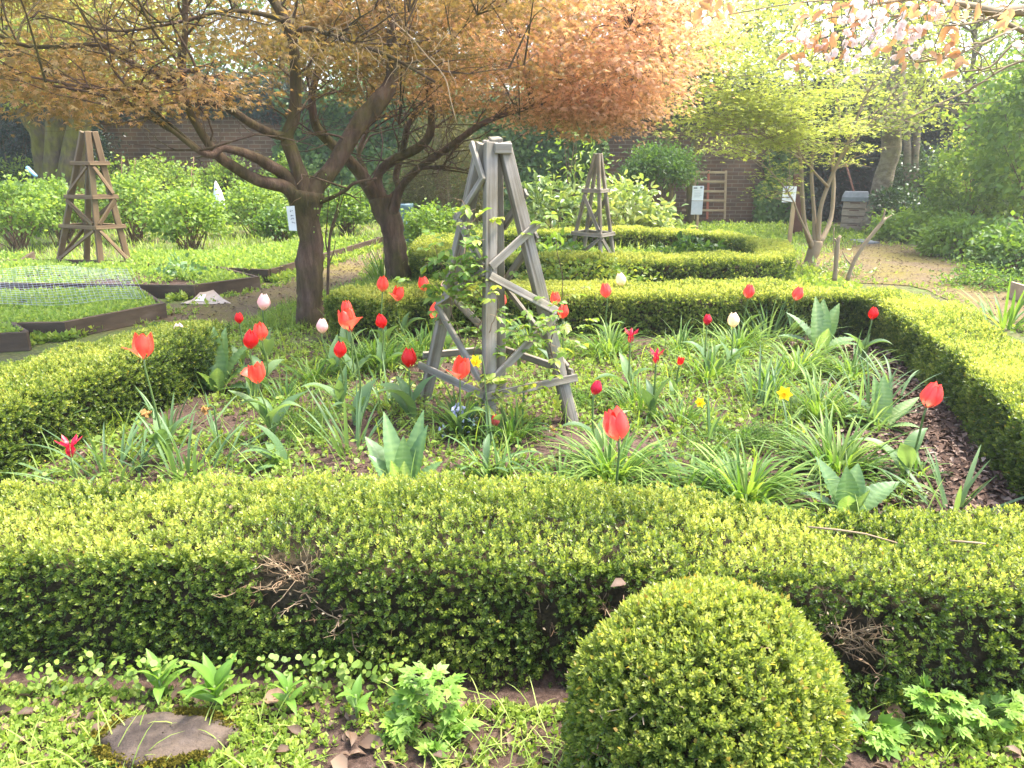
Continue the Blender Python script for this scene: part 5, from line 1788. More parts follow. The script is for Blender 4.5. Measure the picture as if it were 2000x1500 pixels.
# ------------------------------------------------------------------ the two smaller obelisks
F2 = [G(199, 533), G(255, 528), None, G(113, 526)]
F2[2] = F2[1] + F2[3] - F2[0]
e1, e2 = nrm(F2[1] - F2[0]), nrm(F2[3] - F2[0])
ap2 = D(173, 257, (F2[1][1] + F2[3][1]) / 2)
T2 = [ap2 + (e1 * a + e2 * b) * .04 for a, b in ((-1, -1), (1, -1), (1, 1), (-1, 1))]
LV2 = [.04, .58, .96, 1.38]
rl2 = []
for z in LV2:
    for a, b in ((0, 1), (0, 3), (1, 2), (3, 2)):
        rl2.append((a, z, b, z, 0, .05, .05))
make_obelisk('garden_obelisk', 'brown wooden obelisk standing in the netted raised bed on the left', F2, T2, .07, M['brownwood'], rl2,
             [(3, .10, 0, .54, 0), (1, .10, 0, .54, 0), (3, .92, 0, .62, 0), (1, .92, 0, .62, 0), (3, 1.0, 0, 1.34, 0), (1, 1.0, 0, 1.34, 0), (3, .10, 2, .54, 0), (2, .62, 1, .92, 0), (2, .62, 3, .92, 0)], .05, .022)

F3 = [D(1174, 515, 9.9), D(1202, 505, 10.2), None, D(1108, 505, 10.3)]
for f in F3[:2] + F3[3:]:
    f[2] = 0
F3[2] = F3[1] + F3[3] - F3[0]
e1, e2 = nrm(F3[1] - F3[0]), nrm(F3[3] - F3[0])
ap3 = D(1168, 300, (F3[1][1] + F3[3][1]) / 2)
T3 = [ap3 + (e1 * a + e2 * b) * .026 for a, b in ((-1, -1), (1, -1), (1, 1), (-1, 1))]
rl3 = []
for z in (.47, 1.03):
    for a, b in ((0, 1), (0, 3), (1, 2), (3, 2)):
        rl3.append((a, z, b, z, 0, .05, .05))
make_obelisk('garden_obelisk', 'small grey-brown obelisk inside the far ring of box hedge', F3, T3, .045, M['wood'], rl3,
             [(3, .97, 0, .53, 0), (0, .42, 1, .05, 0), (3, .05, 0, .42, 0), (2, .53, 1, .95, 0)], .05, .022)

# ------------------------------------------------------------------ signs, trellis, hives
def sign(label, px, py0, py1, y, sheets, post_w, marks):
    b = D(px, py1, y)
    r = thing('sign', label, 'sign', (b[0], y, 0), 'small white notices on posts')
    t_ = D(px, py0, y)
    bar('post', r, np.array([b[0], y, -.02]), np.array([b[0], y, t_[2] - .02]), post_w, post_w * .7, (0, -1, 0), M['palewood'])
    for (x0, y0, x1, y1, mt) in sheets:
        a, c = D(x0, y0, y - .03), D(x1, y1, y - .03)
        mb = MB()
        box(mb, (a[0], y - .034, c[2]), (c[0], y - .026, a[2]))
        mb.build('sheet', M[mt], r, smooth=False)
    for (x0, y0, x1, y1, mt) in marks:
        a, c = D(x0, y0, y - .04), D(x1, y1, y - .04)
        mb = MB()
        box(mb, (a[0], y - .040, c[2]), (c[0], y - .036, a[2]))
        mb.build('print', M[mt], r, smooth=False)


sign('post with a white notice over a grey plastic-covered sheet, in front of the trellis', 1361, 400, 446, 15.2, [(1353, 363, 1373, 391.5, 'white'), (1351, 392.5, 1371, 419, 'film')], .05,
     [(1355, 366, 1362, 368.5, 'ink'), (1368, 364.5, 1372, 368, 'ink'), (1356, 372, 1370, 372.8, 'film'), (1356, 375, 1370, 375.8, 'film'), (1356, 378, 1369, 378.8, 'film'), (1356, 381, 1370, 381.8, 'film'), (1356, 384, 1367, 384.8, 'film')])
sign('post with a square white notice bearing blue and yellow marks, beside the lime maple', 1541, 392, 478, 12.2, [(1530, 364, 1553, 395, 'white')], .06,
     [(1534, 366, 1537.5, 370, 'bluedot'), (1533, 376, 1538, 380, 'yellowdot'), (1540, 375, 1546, 380, 'yellowdot'), (1542, 369, 1551, 370, 'film'), (1542, 372, 1550, 373, 'film'), (1535, 384, 1550, 385, 'film'), (1535, 388, 1549, 389, 'film')])

yt = 17.35
a, c = D(1338, 333, yt), D(1424, 428, yt)
tr_ = thing('trellis', 'pale wooden lattice trellis with a red lath leaning on the brick wall', 'trellis', ((a[0] + c[0]) / 2, yt, 0))
for px in (1358, 1384, 1418):
    q0, q1 = D(px - 3, 428, yt), D(px, 333, yt)
    bar('upright', tr_, q0, q1, .05, .025, (0, -1, 0), M['redpaint'] if px == 1384 else M['palewood'])
for k, py in enumerate((336, 354, 373, 391, 410)):
    q0, q1 = D(1348 - k * 4, py, yt - .03), D(1419 - k * 1, py + 1, yt - .03)
    bar('cross_lath', tr_, q0, q1, .05, .022, (0, -1, 0), M['palewood'])


def hive(label, px0, px1, pyt, pyb, y, nb, bodymat='hive'):
    a, b = D(px0, pyb, y), D(px1, pyb, y)
    t_ = D(px0, pyt, y)[2]
    cx, wd = (a[0] + b[0]) / 2, b[0] - a[0]
    r = thing('beehive', label, 'beehive', (cx, y, 0), 'beehives by the back wall')
    hh = t_ - .04
    body = hh * .80
    for k in range(nb):
        z0, z1 = body * k / nb + .012, body * (k + 1) / nb
        mb = MB()
        e = .006 * (k % 2)
        box(mb, (cx - wd / 2 + e, y + e, z0), (cx + wd / 2 - e, y + wd - e, z1 - .008))
        ob = mb.build('hive_box', M[bodymat], r, smooth=False)
        mb = MB()
        zz = (z0 + z1) / 2 + .03
        box(mb, (cx - .09, y - .006, zz), (cx + .09, y + .003, zz + .016))
        sl_ = mb.build('hand_slot', M['rust'], ob if False else r, smooth=False)
    mb = MB()
    e = .035
    z0 = body + .002
    V = [(cx - wd / 2 - e, y - e, z0), (cx + wd / 2 + e, y - e, z0), (cx + wd / 2 + e, y + wd + e, z0), (cx - wd / 2 - e, y + wd + e, z0),
         (cx - wd / 2 - e, y - e, z0 + (t_ - z0) * .45), (cx + wd / 2 + e, y - e, z0 + (t_ - z0) * .45), (cx + wd / 2 + e, y + wd + e, z0 + (t_ - z0) * .45), (cx - wd / 2 - e, y + wd + e, z0 + (t_ - z0) * .45),
         (cx - wd / 2 + .01, y + .03, t_), (cx + wd / 2 - .01, y + .03, t_), (cx + wd / 2 - .01, y + wd - .03, t_), (cx - wd / 2 + .01, y + wd - .03, t_)]
    mb.add(V, [[(0, 3, 2, 1), (0, 1, 5, 4), (1, 2, 6, 5), (2, 3, 7, 6), (3, 0, 4, 7), (4, 5, 9, 8), (5, 6, 10, 9), (6, 7, 11, 10), (7, 4, 8, 11), (8, 9, 10, 11)]])
    mb.build('roof', M['roof'], r, smooth=False)
    r.rotation_euler = (0, 0, -math.atan2(cx, y))


hive('stacked wooden beehive with a grey roof left of the leaning tree', 1642, 1685, 375, 446, 15.4, 4)
hive('beehive half hidden behind the leaning tree and the shrubs', 1728, 1760, 384, 446, 16.2, 4)
mb = MB()
a, c = D(1719, 413, 15.1), D(1754, 432, 15.1)
box(mb, (a[0], 15.1, c[2]), (c[0], 15.35, a[2]))
for k in range(3):
    box(mb, (a[0] - .01, 15.09, c[2] + .05 + k * .05), (c[0] + .01, 15.1, c[2] + .056 + k * .05))
crt = tag(mb.build('white_crate', M['white'], loc=(a[0], 15.1, 0), smooth=False), 'white box at the right foot of the leaning tree', 'box')
mb = MB()
box(mb, (a[0] + .03, 15.12, 0), (c[0] - .03, 15.33, c[2] - .003))
tag(mb.build('crate_stand', M['hive'], loc=(a[0], 15.1, 0), smooth=False), 'low wooden stand under the white box by the leaning tree', 'stand')

p0, p1 = D(1560, 432, 14.6), D(1560, 340, 14.6)
tag(bar('timber_post', None, [p0[0], 14.6, 0], [p1[0], 14.6, p1[2]], .17, .1, (0, -1, 0), M['rust']), 'dark red-brown upright post behind the lime maple stems', 'post')
tag(bar('garden_cane', None, D(1668, 376, 15.9), D(1652, 320, 16.6), .035, .035, (0, -1, 0), M['rust']), 'reddish pole leaning on the ivy above the left beehive', 'pole')

# slates and side board
for px, py, w_, lab in ((1610, 466, .5, 'flat grey slab set in the moss at the foot of the lime maple'), (1686, 474, .42, 'blue-grey slate lying at the edge of the side path')):
    p = G(px, py)
    mb = MB()
    k = 9
    an = np.linspace(0, 2 * pi, k, endpoint=False)
    rr = rng.uniform(.8, 1.15, k)
    xy = np.c_[np.cos(an) * w_ * .5 * rr, np.sin(an) * w_ * .7 * rr] + p[:2]
    mb.add(np.vstack([np.c_[xy, np.full(k, .0)], np.c_[xy, np.full(k, .035)]]), [np.arange(k)[None] + k, np.stack([np.arange(k), (np.arange(k) + 1) % k, (np.arange(k) + 1) % k + k, np.arange(k) + k], 1)])
    tag(mb.build('slate_slab', M['slate'], loc=p, smooth=False), lab, 'slab')
tag(bar('edging_board', None, G(1974, 566, .09), G(2060, 594, .09), .18, .03, (-.5, -1, 0), M['hive']), 'end of a grey-brown edging board at the right edge beyond the path', 'board')

# blue-grey compost bin
p = np.array([D(790, 440, 13.0)[0], 13.0, 0])
wbn = thing('compost_bin', 'blue-grey plastic barrel behind the far copper maple', 'barrel', p)
mb = MB()
zt = D(790, 397, 13.0)[2]
R_ = 24 * 12.9 / FPX / 2 * 1.5
zs = np.array([0, .1, .45, .47, .52, .54, .86, .88, .97, 1.0, 1.0, .93]) * zt
rs_ = np.array([.92, .95, 1, 1.05, 1.05, 1, .97, 1.03, 1.03, .98, .9, .88]) * R_
tube(mb, p + np.c_[np.zeros(12), np.zeros(12), zs], rs_, 28, cap=True)
mb.build('drum', M['butt'], wbn)
mb = MB()
tube(mb, [p + [0, 0, zt * .94], p + [0, 0, zt * .955]], R_ * .87, 24)
mb.build('dark_contents', M['core'], wbn)

# ------------------------------------------------------------------ currant bushes of the allotment
CB = [('leftmost currant bush, cut by the left edge of the picture', 40, 492, .75, .95, 'currant', .55, 1.0), ('currant bush behind the brown obelisk, to its left', 128, 478, .65, .95, 'currant', .6, .9),
      ('currant bush with many dark stems right of the brown obelisk', 375, 497, .72, .85, 'currant', .5, 1.0), ('currant bush just right of the brown obelisk, in front of the wall', 268, 474, .68, 1.0, 'currant', .6, .9),
      ('currant bush between the stemmy bush and the near trunk', 500, 462, .62, .85, 'currant', .55, .9), ('dark low currant bush touching the left side of the near trunk', 548, 480, .4, .5, 'green', .65, .55),
      ('rounded green bush between the two maple trunks', 680, 458, .55, .72, 'green', .8, .75), ('far currant bush before the brick wall left of centre', 330, 440, .9, 1.25, 'currant', .66, 1.0),
      ('far currant bush in front of the mossy trunks', 190, 440, .95, 1.25, 'currant', .64, 1.0), ('far currant bush at the left edge under the dark hollow', 40, 442, 1.0, 1.25, 'currant', .6, 1.0),
      ('far currant bush below the crook of the near maple branch', 450, 436, .85, 1.2, 'currant', .6, 1.0), ('far currant bush behind the near maple trunk', 570, 436, .9, 1.2, 'currant', .56, 1.0), ('far light green bush seen between the maple trunks', 660, 430, .9, 1.25, 'currant', .5, 1.0)]
for lab, px, py, rx, h, mt, t0, ds in CB:
    bush(lab, px, py, rx * .82, rx * .7, h * .5, int(115 * ds), 24, .075, mt, t0, 'currant_bush', 'bush', KITE, h * .64, 34, .75, .10, group='currant bushes in the allotment', low=-.6, shell=.45, r0=.011)
for px, py0, py1, y in ((376, 400, 306, 12.5), (372, 430, 330, 12.4), (236, 380, 306, 13.5), (262, 380, 310, 13.5)):
    mb, l2 = MB(), MB()
    a, b = D(px, py0, y), D(px + 2, py1, y)
    r = thing('bean_shoot', {376: 'tallest leafy shoot standing against the brick wall left of the near maple', 372: 'shorter leafy shoot beside the tallest one by the brick wall', 236: 'left one of two thin shoots right of the brown obelisk top', 262: 'right one of two thin shoots right of the brown obelisk top'}[px], 'shoot', (a[0], y, 0))
    tube(mb, [np.array([a[0], y, 0]), a, b], .008, 5, t=.5)
    mb.build('stem', M['twig'], r)
    k = 26
    u = rng.uniform(.3, 1, k)[:, None]
    inst(l2, KITE, a * (1 - u) + b * u + rng.normal(0, .04, (k, 3)), runit(k), runit(k), .06, t=rng.uniform(.4, .9, k))
    l2.build('leaves', M['currant'], r)
mb = MB()
c = D(426, 378, 12.6)
tube(mb, [c - [0, 0, .25], c - [0, 0, .12], c + [0.0, 0, .02], c + [-.02, 0, .14], c + [-.02, 0, .2]], [.10, .10, .07, .03, .004], 8, wob=.4)
tag(mb.build('white_bag', M['white'], loc=c), 'white peaked plastic bag among the currant bushes before the wall', 'bag')
mb = MB()
tube(mb, [D(54, 328, 13.2), D(60, 334, 13.1), D(70, 344, 13.0)], [.035, .03, .03], 8)
tag(mb.build('plastic_pipe', M['blueplastic'], loc=D(60, 334, 13.1)), 'light blue pipe end above the bushes at the left', 'pipe')

# ------------------------------------------------------------------ mossy trunks and a yew coloured dark for shade at the left back
for lab, pts in (('left leaning trunk of the mossy trio at the left back', [(88, 350, 15.2, 40), (82, 300, 15.2, 34), (76, 262, 15.2, 30), (52, 225, 15.2, 26), (30, 150, 15.2, 22), (10, 20, 15.2, 14)]),
                 ('upright middle trunk of the mossy trio at the left back', [(108, 350, 14.9, 46), (108, 300, 14.9, 38), (108, 250, 14.9, 36), (112, 150, 14.9, 30), (112, 0, 14.9, 20)]),
                 ('right leaning trunk of the mossy trio, behind the brown obelisk', [(136, 345, 14.7, 46), (146, 290, 14.7, 42), (156, 240, 14.7, 38), (172, 150, 14.7, 30), (190, 0, 14.7, 18)])):
    b = D(pts[0][0], pts[0][1], pts[0][2])
    r = thing('mossy_tree', lab, 'tree', (b[0], b[1], 0), 'mossy trees at the left back')
    mb = MB()
    P_ = [(pts[0][0], proj([[b[0], b[1], 0]])[1][0], pts[0][2], pts[0][3] * 1.15)] + pts
    lb_ = limb(mb, P_, 30, 12, .3)
    s_ = grow(mb, [lb_], 26, (.6, 1.6), .03, .3, start=.55)
    mb.build('trunk', M['mossbark'], r)
    lm = MB()
    for q, _ in s_:
        e = q[-1]
        k = 120
        pp_ = e + rng.normal(0, 1, (k, 3)) * [.35, .35, .16]
        inst(lm, KITE, pp_, nrm(runit(k) + [0, 0, -.2]), nrm(runit(k) * .6 + [0, 0, 1]), .10, .07, t=np.clip(rng.normal(.5, .2, k), 0, 1))
    lm.build('crown', M['lime'], r)


def ivy(label, x0, x1, z0, z1, y, n, mat='dark', L=.085, t0=.45, name='ivy', depth=.18, cat='ivy', group='ivy on the garden wall', fn=None):
    r = thing(name, label, cat, ((x0 + x1) / 2, y, 0), group)
    mb = MB()
    P = np.c_[rng.uniform(x0, x1, n), np.zeros(n), rng.uniform(z0, z1, n)]
    lum = vnoise(P, .9) * .6 + vnoise(P, 2.6) * .4
    edge = np.minimum(np.minimum(P[:, 0] - x0, x1 - P[:, 0]), z1 - P[:, 2])
    keep = lum + np.clip(edge, 0, .5) > .62
    if fn is not None:
        keep &= fn(P, lum)
    P, lum = P[keep], lum[keep]
    k = len(P)
    P[:, 1] = y - depth * lum * rng.uniform(.2, 1.6, k)
    A = nrm(np.c_[rng.normal(0, .5, k), -.5 * np.ones(k), -rng.uniform(.1, 1, k)])
    Nn = nrm(np.c_[rng.normal(0, .4, k), -np.ones(k), .55 + rng.normal(0, .3, k)])
    l = L * rng.uniform(.6, 1.2, k)
    inst(mb, KITE, P, A, Nn, l, l * .9, l, t=np.clip(t0 + (lum - .5) * .9 + rng.normal(0, .16, k), 0, 1))
    mb.build('foliage', M[mat], r)
    tb = MB()
    for q in range(14):
        x = rng.uniform(x0, x1)
        pts = np.array([(x + rng.normal(0, .12), y - .03, z) for z in np.linspace(max(z0, 0), z1, 6)])
        tube(tb, smooth_line(pts, 14), .012, 5, t=.3)
    tb.build('stems', M['twig'], r)


WYf = WY - .01
ivy('dark ivy hanging over the wall top left of centre', -10.5, -4.2, 1.75, 3.3, WYf, 9000, t0=.42, fn=lambda P, l: P[:, 2] > 2.15 + .9 * (l - .5) + np.clip(P[:, 0] + 9.2, 0, 1.2) * .2)
ivy('dark ivy covering the wall below the mossy trio at the left', -13, -9.0, 0, 3.0, WYf, 9000, t0=.28)
ivy('bright leafy creeper covering the wall behind the centre hedges', -1.6, 2.1, .2, 3.0, WYf - .05, 12000, 'green', .11, .5, depth=.35)
ivy('mid-green creeper on the wall behind the two copper maples', -5.4, -1.5, 0, 3.1, WYf - .05, 13000, 'green', .11, .45, depth=.35)
ivy('ivy on the wall behind the beehives, its leaves coloured dark for deep shade, right of the brick patch', 6.3, 12.2, 0, 3.4, WYf, 26000, t0=.12, depth=.3)  # low leaf tone: the deep shade here is put into the colour
ivy('light ivy strand on the brick right of the trellis', 5.5, 6.7, 0, 2.0, WYf - .05, 2600, 'green', .10, .5, depth=.25)
ivy('ivy spilling over the wall top above the trellis', 1.8, 7.0, 2.0, 3.4, WYf, 6000, 'dark', .10, .55, fn=lambda P, l: P[:, 2] > 2.2 + .8 * (l - .4))

bush('yew hedge coloured near black for the shade filling the left back corner', 20, 430, 1.9, .8, 1.6, 330, 60, .09, 'dark', .10, 'yew_bush', 'yew', KITE, 1.4, 8, .35, .22, y=16.3)  # darkest leaf tone, so the shaded hollow is put into the colour

# centre back planting
bush('brownish wispy conifer behind the far maple trunk', 870, 428, .85, .6, 1.1, 240, 60, .085, 'conif', .5, 'conifer_shrub', 'conifer', KITE, 1.05, 14, .13, .14, y=13.8, flat=1.0)
bush('low bright green bush between the barrel and the ring hedge', 842, 448, .46, .3, .32, 80, 26, .07, 'green', .9, zc=.38, y=12.4, clr=.09)
bush('pale spotted laurel bush behind the small obelisk', 1215, 440, .68, .5, .45, 90, 14, .15, 'laurel', .62, 'laurel_bush', 'laurel', OVAL, .55, 12, .45, .14, y=12.9)
bush('pale-leaved laurel low at the right end of the laurel bush', 1270, 446, .4, .4, .3, 40, 12, .15, 'laurel', .72, 'laurel_bush', 'laurel', OVAL, .3, 12, .45, .12, y=12.7)
bush('taller glossy laurel between the grey obelisk and the small obelisk', 1085, 446, .5, .4, .45, 46, 12, .15, 'laurel', .42, 'laurel_bush', 'laurel', OVAL, .62, 12, .45, .14, y=12.6)
bush('loose climber with copper tips rising behind the grey obelisk', 1120, 440, .5, .35, .8, 34, 9, .11, 'rose', .45, 'tall_climber', 'climber', OVAL, 1.25, 16, .4, .15, y=13.2)
bush('dense dark green bush on bare reddish stems by the trellis', 1288, 434, .60, .5, .45, 170, 46, .085, 'green', .42, 'stemmed_bush', 'bush', KITE, 1.15, 40, .4, .13, y=15.4, low=-.35, r0=.014)
bush('small green seedling bush at the foot of the stemmed bush', 1325, 440, .14, .1, .2, 12, 10, .07, 'green', .8, zc=.2, y=15.0, clr=.05, stems=3)
bush('dark leafy plants inside the far ring hedge at its right', 1365, 487, .38, .25, .14, 30, 16, .11, 'green', .35, 'leafy_plant', 'plant', OVAL, .16, 0, .6, .07, y=10.6)
bush('dark leafy plants inside the far ring hedge behind the grey obelisk', 1085, 500, .4, .25, .18, 30, 16, .10, 'green', .5, 'leafy_plant', 'plant', OVAL, .2, 0, .6, .08, y=10.2)
bush('wild mixed plants with reddish tips before the near side of the ring hedge', 1150, 530, .75, .14, .17, 80, 18, .06, 'rose', .6, 'leafy_plant', 'plant', KITE, .2, 8, .6, .07, y=8.0)

# slim yellow-green trunks left of the trellis
for lab, px, y in (('slim mossy trunk above the dark stemmed bush', 1305, 16.6), ('slim leaning mossy trunk above the trellis', 1348, 16.9)):
    b = D(px, 430, y)
    r = thing('slim_tree', lab, 'tree', (b[0], y, 0), 'slim trees by the trellis')
    mb = MB()
    ln = 14 if px == 1348 else -6
    l_ = limb(mb, [(px, 436, y, 16), (px + 2, 330, y, 15), (px + ln, 250, y, 14), (px + ln * 2, 150, y, 11), (px + ln * 3, 30, y, 7)], sides=8)
    l2_ = limb(mb, [(px + 2, 310, y, 8), (px + 26, 240, y, 7), (px + 46, 170, y, 5), (px + 70, 60, y, 3)], sides=6)
    s_ = grow(mb, [l_, l2_], 22, (.4, 1.0), .02, .3, start=.4)
    mb.build('trunk', M['mossbark'], r)
    lm = MB()
    for q, _ in s_:
        k = 60
        pp_ = q[-1] + rng.normal(0, 1, (k, 3)) * [.28, .28, .1]
        inst(lm, KITE, pp_, nrm(runit(k) + [0, 0, -.2]), nrm(runit(k) * .6 + [0, 0, 1]), .09, .065, t=np.clip(rng.normal(.55, .2, k), 0, 1))
    lm.build('crown', M['lime'], r)

# ------------------------------------------------------------------ lime-leaved maple, many stems
YL = 10.35
tl = thing('lime_maple', 'multi-stemmed maple with lime green layered leaves at the ring hedge corner', 'tree', G(1582, 522), None)
br = MB()
LL = [limb(br, [(1580, 528, YL, 26), (1584, 505, YL, 23), (1592, 485, YL, 25), (1596, 470, YL, 20)], 16, 12, .3)]
for pts in ([(1588, 488, YL, 16), (1572, 440, 10.2, 11), (1567, 380, 10.1, 10), (1560, 300, 10.0, 9), (1520, 240, 9.9, 7), (1460, 200, 9.8, 5), (1380, 160, 9.6, 3)],
            [(1592, 480, YL, 14), (1590, 420, 10.4, 10), (1585, 340, 10.5, 9), (1588, 260, 10.5, 7), (1570, 180, 10.5, 5), (1550, 80, 10.5, 3)],
            [(1597, 475, YL, 15), (1602, 410, 10.3, 11), (1618, 360, 10.3, 10), (1640, 310, 10.2, 9), (1660, 270, 10.1, 7), (1690, 190, 10.0, 5), (1740, 110, 9.9, 3)],
            [(1600, 478, YL, 14), (1622, 430, 10.5, 11), (1628, 370, 10.6, 10), (1628, 300, 10.7, 8), (1640, 230, 10.8, 6), (1620, 130, 10.9, 4)],
            [(1618, 365, 10.3, 7), (1590, 335, 10.0, 5), (1560, 290, 9.8, 4), (1545, 210, 9.7, 3), (1530, 120, 9.6, 2)],
            [(1640, 312, 10.2, 6), (1690, 250, 10.0, 4), (1730, 210, 9.9, 3), (1770, 180, 9.8, 2)],
            [(1582, 470, 10.2, 8), (1560, 420, 10.0, 5), (1545, 385, 9.9, 4), (1500, 330, 9.7, 3), (1440, 290, 9.6, 2)],
            [(1563, 310, 10.0, 6), (1500, 270, 9.7, 4), (1440, 240, 9.6, 3), (1370, 210, 9.5, 2)]):
    pts = [(q[0], q[1], q[2], q[3] * .8) for q in pts]
    LL.append(limb(br, pts, sides=8, wob=.1))
sub = grow(br, LL[1:], 120, (.3, .9), .008, .2, start=.4)
sub2 = grow(br, sub, 160, (.2, .5), .004, .1, sides=4, K=4)
lm = MB()
nodes_ = np.vstack([a[0] for a in sub])
for q, _ in sub + sub2:
    for e in (q[-1], q[len(q) // 2]):
        px, py = proj(e)
        if (py[0] > 320 and rng.uniform() < .45) or (px[0] > 1690 and py[0] > 110) or rng.uniform() < .25:
            continue
        k = 24
        pp_ = e + rng.normal(0, 1, (k, 3)) * [.13, .13, .03]
        inst(lm, ACER3, pp_, nrm(np.c_[rng.normal(0, 1, (k, 2)), rng.normal(-.15, .2, k)]), nrm(np.c_[rng.normal(0, .3, (k, 2)), np.ones(k)]), .055 * rng.uniform(.7, 1.2, k), t=np.clip(rng.normal(.6, .12) + rng.normal(0, .1, k), 0, 1))
m_ = 0
while m_ < 115:
    P = np.array([4.0, 10.1, 2.85]) + runit(1)[0] * rng.uniform(.3, 1) ** .5 * np.array([1.8, 1.2, 1.45])
    px, py = proj(P)
    lo = np.interp(px[0], [1330, 1400, 1480, 1560, 1640, 1700, 1740, 1800], [230, 280, 310, 300, 270, 130, 90, 60])
    if py[0] > lo or px[0] < 1325 or px[0] > 1800:
        continue
    m_ += 1
    if m_ % 3 == 0:
        twig_to(br, nodes_, P, .005, .03)
    k = 34
    pp_ = P + rng.normal(0, 1, (k, 3)) * [.22, .22, .022]
    inst(lm, ACER3, pp_, nrm(np.c_[rng.normal(0, 1, (k, 2)), rng.normal(-.15, .2, k)]), nrm(np.c_[rng.normal(0, .3, (k, 2)), np.ones(k)]), .055 * rng.uniform(.7, 1.2, k), t=np.clip(rng.normal(.62, .12) + rng.normal(0, .1, k), 0, 1))
br.build('trunk', M['palebark'], tl)
lm.build('crown', M['lime'], tl)

# ------------------------------------------------------------------ leaning tree and slim trunks at right back
def plain_tree(name, label, pts, mat, nb, leafmat, t0, group=None, nl=70, L=.08, br_len=(.5, 1.5), T=KITE, start=.5, extra=(), sp=(.3, .3, .12)):
    b = D(*pts[0][:3])
    r = thing(name, label, 'tree', (b[0], b[1], 0), group)
    mb = MB()
    ls = [limb(mb, pts, len(pts) * 5, 12, .3)] + [limb(mb, e, sides=7) for e in extra]
    s_ = grow(mb, ls, nb, br_len, .028, .25, start=start)
    s2 = grow(mb, s_, nb * 2, (.3, .8), .008, .15, sides=4, K=4)
    mb.build('trunk', M[mat], r)
    lm = MB()
    for q, _ in s_ + s2:
        pp_ = q[-1] + rng.normal(0, 1, (nl, 3)) * sp
        inst(lm, T, pp_, nrm(runit(nl) + [0, 0, -.2]), nrm(runit(nl) * .6 + [0, 0, 1]), L * rng.uniform(.6, 1.2, nl), t=np.clip(t0 + rng.normal(0, .12) + rng.normal(0, .1, nl), 0, 1))
    lm.build('crown', M[leafmat], r)


plain_tree('leaning_tree', 'leaning grey-brown tree with a mossy foot between the beehives', [(1700, 448, 15.1, 46), (1712, 415, 15.1, 38), (1726, 350, 15.1, 37), (1740, 290, 15.1, 35), (1742, 240, 15.0, 36), (1756, 200, 15.0, 30), (1752, 150, 15.0, 28), (1758, 60, 15.0, 22), (1770, -80, 15, 14)], 'greybark', 34, 'lime', .45, nl=26, extra=([(1745, 230, 15, 8), (1715, 236, 14.6, 6), (1690, 240, 14.4, 4)],))
for k, (px, lab) in enumerate(((1772, 'left one of the slim trunks right of the leaning tree'), (1786, 'right one of the slim trunks right of the leaning tree'))):
    plain_tree('slim_tree', lab, [(px - 2, 440, 16.4, 15), (px, 330, 16.4, 14), (px + 5 * k, 250, 16.4, 14), (px + 8, 150, 16.4, 11), (px + 12, 0, 16.4, 7)], 'greybark', 18, 'lime', .45, 'slim trees right of the leaning tree', nl=22)
plain_tree('crooked_tree', 'crooked branchy tree leaning left over the right-hand shrubs', [(1985, 465, 13.9, 13), (1980, 380, 13.9, 12), (1958, 325, 13.8, 12), (1915, 295, 13.7, 11), (1893, 250, 13.6, 11), (1886, 200, 13.6, 10), (1900, 130, 13.6, 9), (1905, 40, 13.6, 7), (1900, -60, 13.6, 4)], 'greybark', 46, 'lime', .45, nl=18, L=.06, br_len=(.4, 1.1))

# tall background trees beyond the wall
for k, (x, y, h, w_, mt, t0, lab) in enumerate(((-12, 21, 7.5, 3.0, 'lime', .5, 'tall yellow-green tree beyond the wall at the far left'), (-6.2, 22, 7, 3.2, 'green', .7, 'tall green tree beyond the wall behind the near maple'), (-1.0, 22.5, 7.5, 3.2, 'green', .62, 'tall green tree beyond the wall behind the far maple'),
                                               (4.2, 22, 8, 3.0, 'lime', .35, 'tall yellow-green tree beyond the wall above the trellis'), (9.2, 23, 7.5, 3.2, 'lime', .3, 'tall pale tree beyond the wall above the beehives'), (14.5, 20, 7.5, 3.2, 'green', .8, 'tall green tree beyond the right end of the wall'))):
    r = thing('background_tree', lab, 'tree', (x, y, 0), 'tall trees beyond the wall')
    mb, lm = MB(), MB()
    tube(mb, smooth_line([(x, y, 0), (x + .1, y, h * .4), (x - .1, y + .1, h * .9)], 12), np.linspace(.22, .06, 12), 9, wob=.3)
    P = leafcloud(lm, (x, y, h * .58), (w_, w_ * .8, h * .46), 190 if x > 0 else 230, 46, .16, KITE, t0, shell=.35, clr=.38, flat=.5)
    for q in rng.choice(len(P), min(60, len(P)), replace=False):
        b = np.array([x, y, rng.uniform(.25, .8) * h])
        tube(mb, smooth_line([b, (b + P[q]) / 2 + [0, 0, .25], P[q]], 7), np.linspace(.05, .012, 7), 5, cap=False)
    mb.build('trunk', M['mossbark'], r)
    lm.build('crown', M[mt], r)

# ------------------------------------------------------------------ shrubs on the right
SH = [('low bright fern-like shrub beside the side path, nearest the beehives', 1790, 470, .75, .5, .26, 110, 26, .10, 'green', .98, .24), ('low fern-like shrub along the side path, in the middle of the right bank', 1880, 500, .65, .45, .28, 100, 26, .10, 'green', .95, .26),
      ('leafy low shrub at the right edge above the side path', 1985, 535, .55, .4, .30, 90, 24, .09, 'green', .62, .28), ('dark glossy shrub right of the leaning tree', 1790, 440, .8, .6, .72, 170, 26, .085, 'dark', .95, .8), ('yellow-green shrub rising behind the fern-like shrubs', 1880, 470, .75, .6, .85, 150, 26, .09, 'currant', .42, .85),
      ('tall light green shrub filling the right edge', 2000, 480, .95, .7, 1.3, 230, 24, .10, 'currant', .5, 1.35), ('loose yellow-leaved shrub between the dark and the tall shrubs', 1860, 440, .7, .5, .8, 110, 22, .075, 'lime', .45, 1.05), ('small pale ground-hugging shrub at the corner of the side path', 1925, 562, .45, .3, .10, 50, 30, .055, 'green', .7, .06)]
